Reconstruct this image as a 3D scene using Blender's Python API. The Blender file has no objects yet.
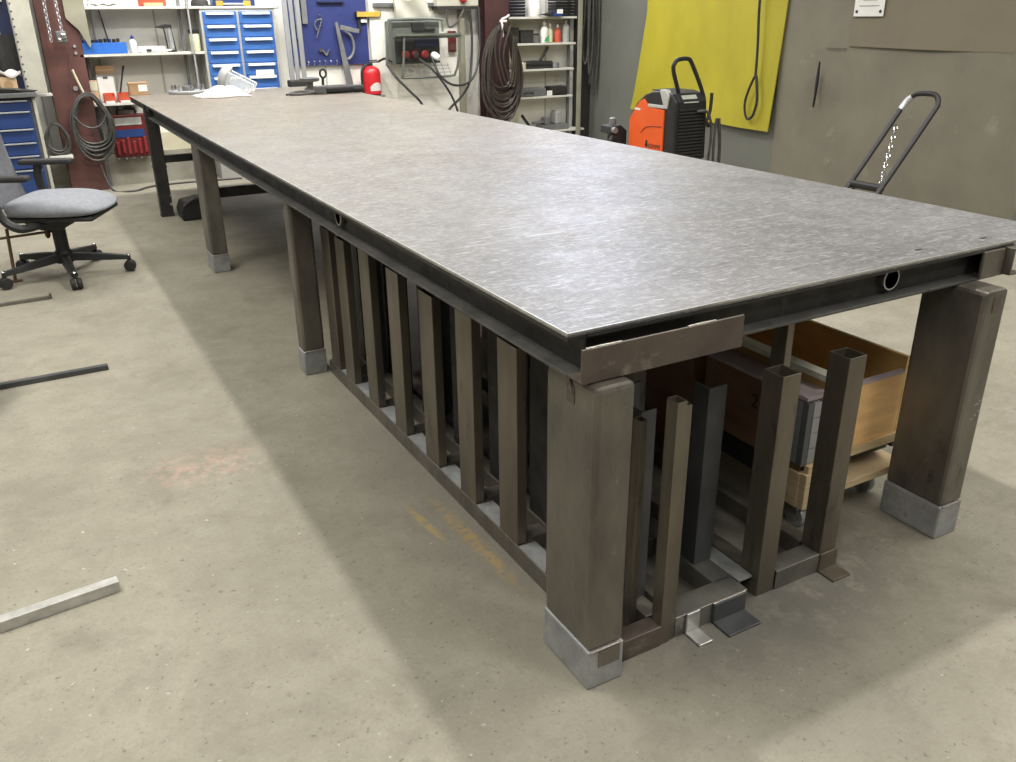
import bpy, bmesh, math, random
from mathutils import Vector, Matrix
random.seed(7)
S = bpy.context.scene
COL = S.collection
PI = math.pi

# ------------------------------------------------------------------ materials
def mat(name, c1, c2=None, scale=6.0, rough=0.6, metal=0.0, bump=0.0, bscale=40.0, stretch=(1, 1, 1),
        spots=None, sscale=3.0, sthr=0.62, rvar=0.0, emit=None, trans=0.0, alpha=1.0, spec=0.5, fleck=None):
    m = bpy.data.materials.new(name); m.use_nodes = True
    nt = m.node_tree; N = nt.nodes; L = nt.links
    b = N['Principled BSDF']
    b.inputs['Roughness'].default_value = rough
    b.inputs['Metallic'].default_value = metal
    b.inputs['Specular IOR Level'].default_value = spec
    if trans: b.inputs['Transmission Weight'].default_value = trans
    if alpha < 1: b.inputs['Alpha'].default_value = alpha
    if emit: 
        b.inputs['Emission Color'].default_value = (*emit[0], 1); b.inputs['Emission Strength'].default_value = emit[1]
    c2 = c2 or tuple(c * 0.72 for c in c1)
    tc = N.new('ShaderNodeTexCoord'); mp = N.new('ShaderNodeMapping')
    mp.inputs['Scale'].default_value = stretch
    L.new(tc.outputs['Object'], mp.inputs['Vector'])
    def noise(sc, det=6.0, r=0.6):
        n = N.new('ShaderNodeTexNoise'); n.inputs['Scale'].default_value = sc
        n.inputs['Detail'].default_value = det; n.inputs['Roughness'].default_value = r
        L.new(mp.outputs['Vector'], n.inputs['Vector']); return n
    def ramp(src, a, bb, ca=(0, 0, 0), cb=(1, 1, 1)):
        r = N.new('ShaderNodeValToRGB'); r.color_ramp.elements[0].position = a; r.color_ramp.elements[1].position = bb
        r.color_ramp.elements[0].color = (*ca, 1); r.color_ramp.elements[1].color = (*cb, 1)
        L.new(src, r.inputs['Fac']); return r
    r1 = ramp(noise(scale).outputs['Fac'], 0.33, 0.67, c2, c1)
    out = r1.outputs['Color']
    if spots:
        r2 = ramp(noise(sscale, 8, 0.7).outputs['Fac'], sthr, sthr + 0.1)
        mx = N.new('ShaderNodeMix'); mx.data_type = 'RGBA'
        L.new(r2.outputs['Color'], mx.inputs['Factor']); L.new(out, mx.inputs['A']); mx.inputs['B'].default_value = (*spots, 1)
        out = mx.outputs['Result']
    if fleck:
        for sc_f, th_f, am_f, cl_f in ((26, .63, .6, fleck), (9, .60, .55, tuple(c * .45 for c in c2)), (48, .66, .7, tuple(c * 1.25 for c in fleck))):
            rf = ramp(noise(sc_f, 5, .7).outputs['Fac'], th_f, th_f + .08)
            ml = N.new('ShaderNodeMath'); ml.operation = 'MULTIPLY'; L.new(rf.outputs['Color'], ml.inputs[0]); ml.inputs[1].default_value = am_f
            mf = N.new('ShaderNodeMix'); mf.data_type = 'RGBA'
            L.new(ml.outputs[0], mf.inputs['Factor']); L.new(out, mf.inputs['A']); mf.inputs['B'].default_value = (*cl_f, 1)
            out = mf.outputs['Result']
    L.new(out, b.inputs['Base Color'])
    if rvar:
        rr = ramp(noise(scale * 2.3).outputs['Fac'], 0.3, 0.7, (rough - rvar,) * 3, (rough + rvar,) * 3)
        L.new(rr.outputs['Color'], b.inputs['Roughness'])
    if bump:
        bp = N.new('ShaderNodeBump'); bp.inputs['Strength'].default_value = bump; bp.inputs['Distance'].default_value = 0.01
        L.new(noise(bscale).outputs['Fac'], bp.inputs['Height']); L.new(bp.outputs['Normal'], b.inputs['Normal'])
    return m

def g(v): return (v, v, v)
M = {}
M['steel'] = mat('mill_scale_steel', (0.234, 0.213, 0.179), (0.110, 0.101, 0.088), 5, 0.42, 0.5, 0.14, 60, (1, 1, .45), spots=(0.20, 0.165, 0.125), sscale=4, sthr=0.60, rvar=.12, fleck=(0.27, 0.25, 0.215))
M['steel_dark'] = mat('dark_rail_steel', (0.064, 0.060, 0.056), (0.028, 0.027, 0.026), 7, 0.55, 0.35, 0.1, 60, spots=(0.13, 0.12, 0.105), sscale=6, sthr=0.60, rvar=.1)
M['frame_steel_lit'] = mat('lit_frame_steel', (0.235, 0.225, 0.20), (0.14, 0.135, 0.122), 7, 0.42, 0.5, 0.1, 60, spots=(0.27, 0.255, 0.225), sscale=6, sthr=0.6, rvar=.1)  # lighter copy of the steel, painting in the light from above
M['steel_flange_lit'] = mat('lit_flange_steel', (0.137, 0.133, 0.124), (0.072, 0.071, 0.066), 9, 0.5, 0.35, 0.15, 60, spots=(0.05, 0.048, 0.045), sscale=14, sthr=0.58, rvar=.1, fleck=(0.24, 0.235, 0.22))  # lighter rail steel: light falling on the lower flange, put into the colour
M['steel_brown'] = mat('brownish_bracket_steel', (0.155, 0.124, 0.102), (0.087, 0.071, 0.062), 6, 0.5, 0.4, 0.1, 60, (1, 1, 1), spots=(0.27, 0.24, 0.20), sscale=7, sthr=0.62, rvar=.12, fleck=(0.27, 0.235, 0.19))
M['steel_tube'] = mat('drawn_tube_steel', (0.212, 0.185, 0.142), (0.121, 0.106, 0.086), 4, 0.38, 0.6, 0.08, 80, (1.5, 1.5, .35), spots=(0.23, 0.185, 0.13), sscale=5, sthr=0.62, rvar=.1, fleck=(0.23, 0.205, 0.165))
M['steel_angle'] = mat('bluish_angle_steel', (0.115, 0.119, 0.126), (0.064, 0.066, 0.072), 6, 0.42, 0.5, 0.06, 80, rvar=.1)
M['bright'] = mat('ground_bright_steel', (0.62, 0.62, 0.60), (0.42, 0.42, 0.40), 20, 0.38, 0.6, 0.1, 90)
M['weld'] = mat('weld_bead', (0.55, 0.52, 0.47), (0.35, 0.32, 0.3), 60, 0.4, 0.7, 0.3, 120)
M['galv'] = mat('galvanised_foot', (0.42, 0.43, 0.43), (0.26, 0.27, 0.28), 14, 0.5, 0.35, 0.15, 60, spots=(0.55, 0.55, 0.54), sscale=9, sthr=0.58, rvar=.1, fleck=(0.56, 0.56, 0.55))
M['rust'] = mat('rusty_rod', (0.20, 0.11, 0.065), (0.10, 0.06, 0.04), 20, 0.8, 0.2, 0.3, 80)
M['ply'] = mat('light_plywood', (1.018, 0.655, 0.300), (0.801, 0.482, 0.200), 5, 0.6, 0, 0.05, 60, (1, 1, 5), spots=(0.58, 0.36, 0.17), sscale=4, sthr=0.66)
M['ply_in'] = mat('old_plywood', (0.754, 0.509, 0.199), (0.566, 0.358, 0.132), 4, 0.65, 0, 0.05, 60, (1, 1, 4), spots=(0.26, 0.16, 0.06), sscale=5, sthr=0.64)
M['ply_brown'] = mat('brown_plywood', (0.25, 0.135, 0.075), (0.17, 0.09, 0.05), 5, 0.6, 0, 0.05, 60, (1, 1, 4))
M['ply_edge'] = mat('pale_wood_edge', (0.759, 0.598, 0.380), (0.575, 0.425, 0.241), 8, 0.7, 0, 0.1, 90, (1, 1, 6))
M['white_edge'] = mat('white_painted_edge', (0.880, 0.880, 0.770), (0.726, 0.726, 0.616), 10, 0.5)
M['lilac'] = mat('lilac_grey_board', (0.564, 0.480, 0.480), (0.408, 0.336, 0.348), 8, 0.6)
M['stamp'] = mat('dark_stencil_paint', (0.05, 0.03, 0.02), None, 5, .7)
M['black'] = mat('black_plastic', (0.022, 0.022, 0.024), (0.014, 0.014, 0.015), 10, 0.5, 0, 0.05, 90)
M['rubber'] = mat('black_rubber', (0.028, 0.027, 0.026), (0.016, 0.016, 0.016), 20, 0.65, 0, 0.1, 120)
M['hose'] = mat('grey_black_hose', (0.075, 0.072, 0.066), (0.04, 0.038, 0.036), 15, 0.45)
M['hose_brown'] = mat('brown_black_hose', (0.051, 0.040, 0.034), (0.027, 0.021, 0.018), 15, 0.5)
M['chrome'] = mat('bright_chrome', (0.75, 0.75, 0.74), (0.55, 0.55, 0.55), 20, 0.2, 1)
M['fabric'] = mat('grey_seat_fabric', (0.313, 0.327, 0.366), (0.240, 0.254, 0.286), 40, 0.9, 0, 0.25, 300)
M['fabric_dark'] = mat('dark_seat_side', (0.10, 0.105, 0.12), None, 40, 0.9, 0, 0.2, 300)
M['fabric_shaded'] = mat('shaded_back_fabric', (0.185, 0.190, 0.21), (0.14, 0.145, 0.165), 40, 0.9, 0, 0.25, 300)  # same fabric as the seat, darkened to paint in the backrest's shade
M['case_red'] = mat('dull_red_clip', (0.27, 0.028, 0.032), (0.18, 0.02, 0.024), 8, 0.45)
M['blue_bag'] = mat('blue_grey_cloth', (0.25, 0.28, 0.36), (0.17, 0.19, 0.26), 9, 0.9, 0, 0.3, 30)
M['wall'] = mat('dirty_white_wall', (0.840, 0.828, 0.780), (0.696, 0.684, 0.636), 2.2, 0.75, 0, 0.08, 30, spots=(0.50, 0.48, 0.44), sscale=1.8, sthr=0.62)
M['plinth'] = mat('concrete_plinth', (0.40, 0.38, 0.32), (0.25, 0.24, 0.20), 3.5, 0.9, 0, 0.3, 30, spots=(0.16, 0.15, 0.13), sscale=3, sthr=0.62)
M['curtain'] = mat('grey_wall_sheet', (0.156, 0.160, 0.142), (0.125, 0.127, 0.114), 1.6, 0.6, 0, 0.25, 3.0, spots=(0.175, 0.172, 0.158), sscale=2.6, sthr=0.62)
M['curtain3'] = mat('warm_grey_panel', (0.210, 0.193, 0.150), (0.164, 0.150, 0.118), 2.0, 0.6, 0, 0.25, 3.0, spots=(0.26, 0.24, 0.195), sscale=3.0, sthr=0.60)
M['curtain2'] = mat('brown_grey_panel', (0.197, 0.171, 0.122), (0.166, 0.147, 0.106), 1.8, 0.6, 0, 0.15, 3.0)
M['yellow'] = mat('yellow_sheet', (0.425, 0.371, 0.027), (0.354, 0.306, 0.022), 2.4, 0.6, 0, 0.15, 5, (1, 1, .5), spots=(0.30, 0.265, 0.05), sscale=3.2, sthr=0.66)
M['red_col'] = mat('red_brown_column_paint', (0.130, 0.052, 0.042), (0.075, 0.032, 0.028), 4, 0.6, 0, 0.15, 30, spots=(0.24, 0.15, 0.12), sscale=7, sthr=0.70)
M['dark_red'] = mat('dark_red_column_paint', (0.063, 0.023, 0.023), (0.041, 0.016, 0.016), 4, 0.6, 0, 0.15, 30)
M['beige'] = mat('beige_painted_metal', (0.50, 0.49, 0.42), (0.40, 0.39, 0.33), 6, 0.55, 0, 0.1, 40, spots=(0.62, 0.61, 0.55), sscale=9, sthr=0.62)
M['olive'] = mat('olive_grey_sheet', (0.30, 0.29, 0.22), (0.23, 0.22, 0.165), 4, 0.6, 0, .1, 30)
M['blue'] = mat('blue_drawer_paint', (0.045, 0.150, 0.46), (0.035, 0.125, 0.40), 6, 0.45)
M['navy'] = mat('navy_drawer_paint', (0.018, 0.050, 0.19), (0.014, 0.040, 0.15), 6, 0.45)
M['peg'] = mat('navy_pegboard_paint', (0.028, 0.042, 0.18), (0.022, 0.034, 0.145), 5, 0.5)
M['peg_dark'] = mat('dark_navy_backboard', (0.018, 0.024, 0.07), None, 5, 0.5)
M['bin'] = mat('blue_bin_plastic', (0.035, 0.17, 0.62), None, 6, 0.4)
M['grey_paint'] = mat('light_grey_cabinet_paint', (0.50, 0.50, 0.48), (0.42, 0.42, 0.40), 6, 0.5)
M['grey_dark'] = mat('dark_grey_paint', (0.14, 0.145, 0.15), None, 6, 0.5)
M['white'] = mat('white_plastic', (0.80, 0.80, 0.78), (0.68, 0.68, 0.66), 9, 0.5)
M['cream'] = mat('cream_wood', (0.66, 0.62, 0.46), (0.56, 0.52, 0.38), 6, 0.6)
M['paper'] = mat('white_paper', (0.82, 0.82, 0.80), (0.74, 0.74, 0.72), 12, 0.8)
M['print'] = mat('grey_print', (0.45, 0.45, 0.44), None, 12, 0.8)
M['cloth'] = mat('white_cloth', (0.640, 0.608, 0.592), (0.544, 0.512, 0.496), 14, 0.95, 0, 0.3, 60)
M['shelf'] = mat('pale_shelf_paint', (0.66, 0.65, 0.60), (0.54, 0.53, 0.49), 8, 0.55)
M['shelf_under'] = mat('brownish_shelf_board', (0.32, 0.29, 0.235), (0.24, 0.22, 0.18), 6, 0.7)
M['alu'] = mat('dull_aluminium', (0.50, 0.51, 0.53), (0.37, 0.38, 0.40), 6, 0.4, 0.5, 0, 40, (1, 1, .3))
M['alu_dark'] = mat('worn_grey_iron', (0.25, 0.255, 0.265), (0.17, 0.172, 0.18), 8, 0.5, 0.4)
M['red'] = mat('red_plastic', (0.50, 0.035, 0.03), (0.40, 0.025, 0.022), 6, 0.4)
M['ext_red'] = mat('extinguisher_red', (0.56, 0.022, 0.03), (0.48, 0.018, 0.024), 6, 0.3)
M['dark_case'] = mat('dark_red_case', (0.155, 0.017, 0.017), (0.093, 0.012, 0.012), 8, 0.45)
M['redbin'] = mat('orange_red_bin', (0.62, 0.10, 0.05), None, 8, 0.5)
M['card'] = mat('brown_cardboard', (0.42, 0.27, 0.15), (0.34, 0.21, 0.115), 8, 0.85)
M['card_pale'] = mat('pale_cardboard', (0.58, 0.42, 0.25), (0.49, 0.34, 0.2), 8, 0.85)
M['orange'] = mat('orange_welder_paint', (0.80, 0.115, 0.018), (0.73, 0.10, 0.014), 4, 0.45)
M['screen'] = mat('pale_display', (0.55, 0.58, 0.52), None, 9, 0.3)
M['green_grey'] = mat('green_grey_cabinet', (0.136, 0.152, 0.133), (0.093, 0.102, 0.090), 5, 0.55)
M['dist_dark'] = mat('dark_socket_panel', (0.027, 0.029, 0.027), (0.016, 0.017, 0.016), 7, 0.5)
M['yellowtool'] = mat('ochre_level_paint', (0.58, 0.40, 0.06), None, 6, 0.5)
M['clear'] = mat('clear_visor_plastic', (0.80, 0.84, 0.86), (0.74, 0.78, 0.8), 6, 0.12, 0, alpha=0.30)
M['shield_grey'] = mat('pale_grey_shield_plastic', (0.42, 0.43, 0.43), (0.34, 0.35, 0.35), 8, 0.4)
M['jar_fill'] = mat('pale_yellow_jar', (0.72, 0.72, 0.50), (0.64, 0.64, 0.44), 8, 0.4)
M['blue_cap'] = mat('dark_blue_cap', (0.03, 0.05, 0.34), None, 6, 0.4)
M['green'] = mat('green_label', (0.06, 0.36, 0.14), None, 6, 0.5)

# ---- concrete floor
def floor_material():
    m = bpy.data.materials.new('worn_concrete_floor'); m.use_nodes = True
    nt = m.node_tree; N = nt.nodes; L = nt.links; b = N['Principled BSDF']
    tc = N.new('ShaderNodeTexCoord')
    def noise(sc, det=8, r=0.62, src=None, dist=0.0):
        n = N.new('ShaderNodeTexNoise'); n.inputs['Scale'].default_value = sc; n.inputs['Detail'].default_value = det
        n.inputs['Roughness'].default_value = r; n.inputs['Distortion'].default_value = dist
        L.new(src or tc.outputs['Object'], n.inputs['Vector']); return n.outputs['Fac']
    def ramp(src, a, bb, ca=(0, 0, 0), cb=(1, 1, 1)):
        r = N.new('ShaderNodeValToRGB'); e = r.color_ramp.elements
        e[0].position = a; e[1].position = bb; e[0].color = (*ca, 1); e[1].color = (*cb, 1)
        L.new(src, r.inputs['Fac']); return r.outputs['Color']
    def mix(f, a, bb):
        x = N.new('ShaderNodeMix'); x.data_type = 'RGBA'
        L.new(f, x.inputs['Factor'])
        if isinstance(a, tuple): x.inputs['A'].default_value = (*a, 1)
        else: L.new(a, x.inputs['A'])
        if isinstance(bb, tuple): x.inputs['B'].default_value = (*bb, 1)
        else: L.new(bb, x.inputs['B'])
        return x.outputs['Result']
    def mul(a, bb):
        x = N.new('ShaderNodeMath'); x.operation = 'MULTIPLY'; L.new(a, x.inputs[0])
        if isinstance(bb, float): x.inputs[1].default_value = bb
        else: L.new(bb, x.inputs[1])
        return x.outputs[0]
    base = ramp(noise(0.9), 0.32, 0.68, (0.235, 0.217, 0.170), (0.335, 0.312, 0.250))
    c = mix(mul(ramp(noise(5.0, 10, 0.7), 0.42, 0.66), 0.45), base, (0.385, 0.360, 0.295))
    c = mix(mul(ramp(noise(2.3, 6, 0.6, None, 0.6), 0.56, 0.72), 0.60), c, (0.180, 0.163, 0.128))
    c = mix(mul(ramp(noise(17, 4, 0.6), 0.60, 0.74), 0.35), c, (0.20, 0.18, 0.15))
    c = mix(mul(ramp(noise(60, 2, 0.5), 0.66, 0.73), 0.65), c, (0.10, 0.09, 0.075))
    c = mix(mul(ramp(noise(28, 5, 0.7), 0.60, 0.68), 0.50), c, (0.155, 0.14, 0.115))
    c = mix(mul(ramp(noise(9, 9, 0.75), 0.50, 0.72), 0.35), c, (0.185, 0.168, 0.135))
    c = mix(mul(ramp(noise(13, 9, 0.75, None, .8), 0.54, 0.72), 0.35), c, (0.40, 0.375, 0.305))
    c = mix(mul(ramp(noise(45, 2, 0.5, None, .2), 0.715, 0.76), 0.6), c, (0.62, 0.60, 0.54))
    c = mix(mul(ramp(noise(95, 3, 0.6), 0.52, 0.70), 0.30), c, (0.20, 0.183, 0.15))
    c = mix(mul(ramp(noise(110, 3, 0.6, None, .3), 0.56, 0.72), 0.25), c, (0.45, 0.425, 0.36))
    # fine cracks / trowel lines
    mp = N.new('ShaderNodeMapping'); mp.inputs['Scale'].default_value = (0.5, 2.2, 1); mp.inputs['Rotation'].default_value = (0, 0, 0.15)
    L.new(tc.outputs['Object'], mp.inputs['Vector'])
    c = mix(mul(ramp(noise(7, 6, 0.65, mp.outputs['Vector'], 1.0), 0.60, 0.68), 0.28), c, (0.24, 0.21, 0.165))
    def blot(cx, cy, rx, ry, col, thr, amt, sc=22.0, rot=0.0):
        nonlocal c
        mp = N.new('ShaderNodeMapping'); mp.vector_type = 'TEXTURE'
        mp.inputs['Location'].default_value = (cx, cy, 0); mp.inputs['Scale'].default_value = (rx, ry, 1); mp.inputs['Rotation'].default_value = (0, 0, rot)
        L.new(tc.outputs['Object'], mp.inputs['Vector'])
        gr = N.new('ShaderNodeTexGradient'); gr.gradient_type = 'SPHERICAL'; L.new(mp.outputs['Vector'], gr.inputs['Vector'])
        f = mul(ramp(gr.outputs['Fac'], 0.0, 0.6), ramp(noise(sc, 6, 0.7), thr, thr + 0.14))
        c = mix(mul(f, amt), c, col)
    blot(-0.56, 1.56, 0.26, 0.17, (0.54, 0.33, 0.285), 0.46, 0.5)
    blot(-0.50, 1.50, 0.20, 0.12, (0.50, 0.46, 0.38), 0.52, 0.6, 30)
    blot(0.55, 0.9, 0.75, 1.7, (0.085, 0.080, 0.072), 0.22, 0.72, 9)  # this and the next: grime under the racks, table shade painted in
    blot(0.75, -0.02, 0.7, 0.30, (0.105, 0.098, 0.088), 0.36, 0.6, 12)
    blot(0.07, 0.62, 0.035, 0.36, (0.42, 0.27, 0.09), 0.42, 0.6, 30, 0.03)
    blot(-0.02, 0.80, 0.02, 0.16, (0.45, 0.31, 0.10), 0.38, 0.6, 30, 0.1)
    blot(0.35, -0.32, 0.35, 0.10, (0.60, 0.58, 0.50), 0.60, 0.8, 45)
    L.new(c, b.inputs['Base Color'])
    L.new(ramp(noise(4), 0.3, 0.7, (0.55,) * 3, (0.8,) * 3), b.inputs['Roughness'])
    b.inputs['Specular IOR Level'].default_value = 0.35
    bp = N.new('ShaderNodeBump'); bp.inputs['Strength'].default_value = 0.12; bp.inputs['Distance'].default_value = 0.01
    L.new(noise(35, 6), bp.inputs['Height']); L.new(bp.outputs['Normal'], b.inputs['Normal'])
    return m
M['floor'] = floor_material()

def plate_material():
    m = bpy.data.materials.new('scratched_steel_plate'); m.use_nodes = True
    nt = m.node_tree; N = nt.nodes; L = nt.links; b = N['Principled BSDF']
    tc = N.new('ShaderNodeTexCoord')
    def noise(sc, det=6, r=0.6, st=(1, 1, 1), rot=0.0, dist=0.0):
        mp = N.new('ShaderNodeMapping'); mp.inputs['Scale'].default_value = st; mp.inputs['Rotation'].default_value = (0, 0, rot)
        L.new(tc.outputs['Object'], mp.inputs['Vector'])
        n = N.new('ShaderNodeTexNoise'); n.inputs['Scale'].default_value = sc; n.inputs['Detail'].default_value = det
        n.inputs['Roughness'].default_value = r; n.inputs['Distortion'].default_value = dist
        L.new(mp.outputs['Vector'], n.inputs['Vector']); return n.outputs['Fac']
    def ramp(src, a, bb, ca=(0, 0, 0), cb=(1, 1, 1)):
        r = N.new('ShaderNodeValToRGB'); e = r.color_ramp.elements
        e[0].position = a; e[1].position = bb; e[0].color = (*ca, 1); e[1].color = (*cb, 1)
        L.new(src, r.inputs['Fac']); return r.outputs['Color']
    def mix(f, a, bb):
        x = N.new('ShaderNodeMix'); x.data_type = 'RGBA'; L.new(f, x.inputs['Factor'])
        if isinstance(a, tuple): x.inputs['A'].default_value = (*a, 1)
        else: L.new(a, x.inputs['A'])
        if isinstance(bb, tuple): x.inputs['B'].default_value = (*bb, 1)
        else: L.new(bb, x.inputs['B'])
        return x.outputs['Result']
    def mul(a, k):
        x = N.new('ShaderNodeMath'); x.operation = 'MULTIPLY'; L.new(a, x.inputs[0])
        if isinstance(k, float): x.inputs[1].default_value = k
        else: L.new(k, x.inputs[1])
        return x.outputs[0]
    c = ramp(noise(1.3, 8, 0.65), 0.30, 0.70, (0.160, 0.158, 0.160), (0.275, 0.273, 0.282))
    # rust film and dust, worn away towards the busy near end
    sx = N.new('ShaderNodeSeparateXYZ'); L.new(tc.outputs['Object'], sx.inputs['Vector'])
    yy = N.new('ShaderNodeMapRange'); yy.inputs['From Min'].default_value = 0.3; yy.inputs['From Max'].default_value = 5.5
    L.new(sx.outputs['Y'], yy.inputs['Value'])
    ad = N.new('ShaderNodeMath'); ad.operation = 'MULTIPLY_ADD'; L.new(noise(2.2, 8, 0.7, (1, .5, 1)), ad.inputs[0]); ad.inputs[1].default_value = 1.3
    ad2 = N.new('ShaderNodeMath'); ad2.operation = 'SUBTRACT'; L.new(yy.outputs[0], ad2.inputs[0]); ad2.inputs[1].default_value = 0.65
    L.new(ad2.outputs[0], ad.inputs[2])
    c = mix(mul(ramp(ad.outputs[0], 0.05, 0.95), 0.85), c, (0.205, 0.165, 0.112))
    # worn brown patch near the right corner
    c = mix(mul(ramp(noise(3.0, 6, 0.6, (1, 1, 1), 0, .5), 0.60, 0.75), 0.35), c, (0.24, 0.20, 0.15))
    for sc, st, rot, lo, amt, col in ((3, (6, 34, 1), 0.35, 0.57, 0.65, (0.47, 0.47, 0.50)), (3, (7, 40, 1), -0.5, 0.59, 0.60, (0.47, 0.47, 0.50)), (4, (7, 36, 1), 1.15, 0.60, 0.55, (0.45, 0.45, 0.48)),
                             (4, (34, 8, 1), 0.2, 0.60, 0.50, (0.44, 0.44, 0.47)), (3, (4, 16, 1), 0.1, 0.56, 0.40, (0.12, 0.116, 0.11)), (6, (5, 24, 1), -0.9, 0.60, 0.5, (0.10, 0.097, 0.092)),
                             (1.5, (1, 16, 1), 0.28, 0.655, 0.6, (0.52, 0.52, 0.55)), (1.2, (1.2, 60, 1), 0.9, 0.70, 0.7, (0.07, 0.068, 0.065))):
        c = mix(mul(ramp(noise(sc, 5, 0.65, st, rot, 0.4), lo, lo + 0.07), amt), c, col)
    c = mix(mul(ramp(noise(55, 4, 0.65), 0.50, 0.70), 0.40), c, (0.44, 0.44, 0.465))
    L.new(c, b.inputs['Base Color'])
    b.inputs['Metallic'].default_value = 0.45
    L.new(ramp(noise(6, 6, 0.7), 0.3, 0.7, (0.40,) * 3, (0.56,) * 3), b.inputs['Roughness'])
    bp = N.new('ShaderNodeBump'); bp.inputs['Strength'].default_value = 0.10; bp.inputs['Distance'].default_value = 0.004
    L.new(noise(9, 6, 0.7, (3, 14, 1), 0.4), bp.inputs['Height']); L.new(bp.outputs['Normal'], b.inputs['Normal'])
    return m
M['plate'] = plate_material()

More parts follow.
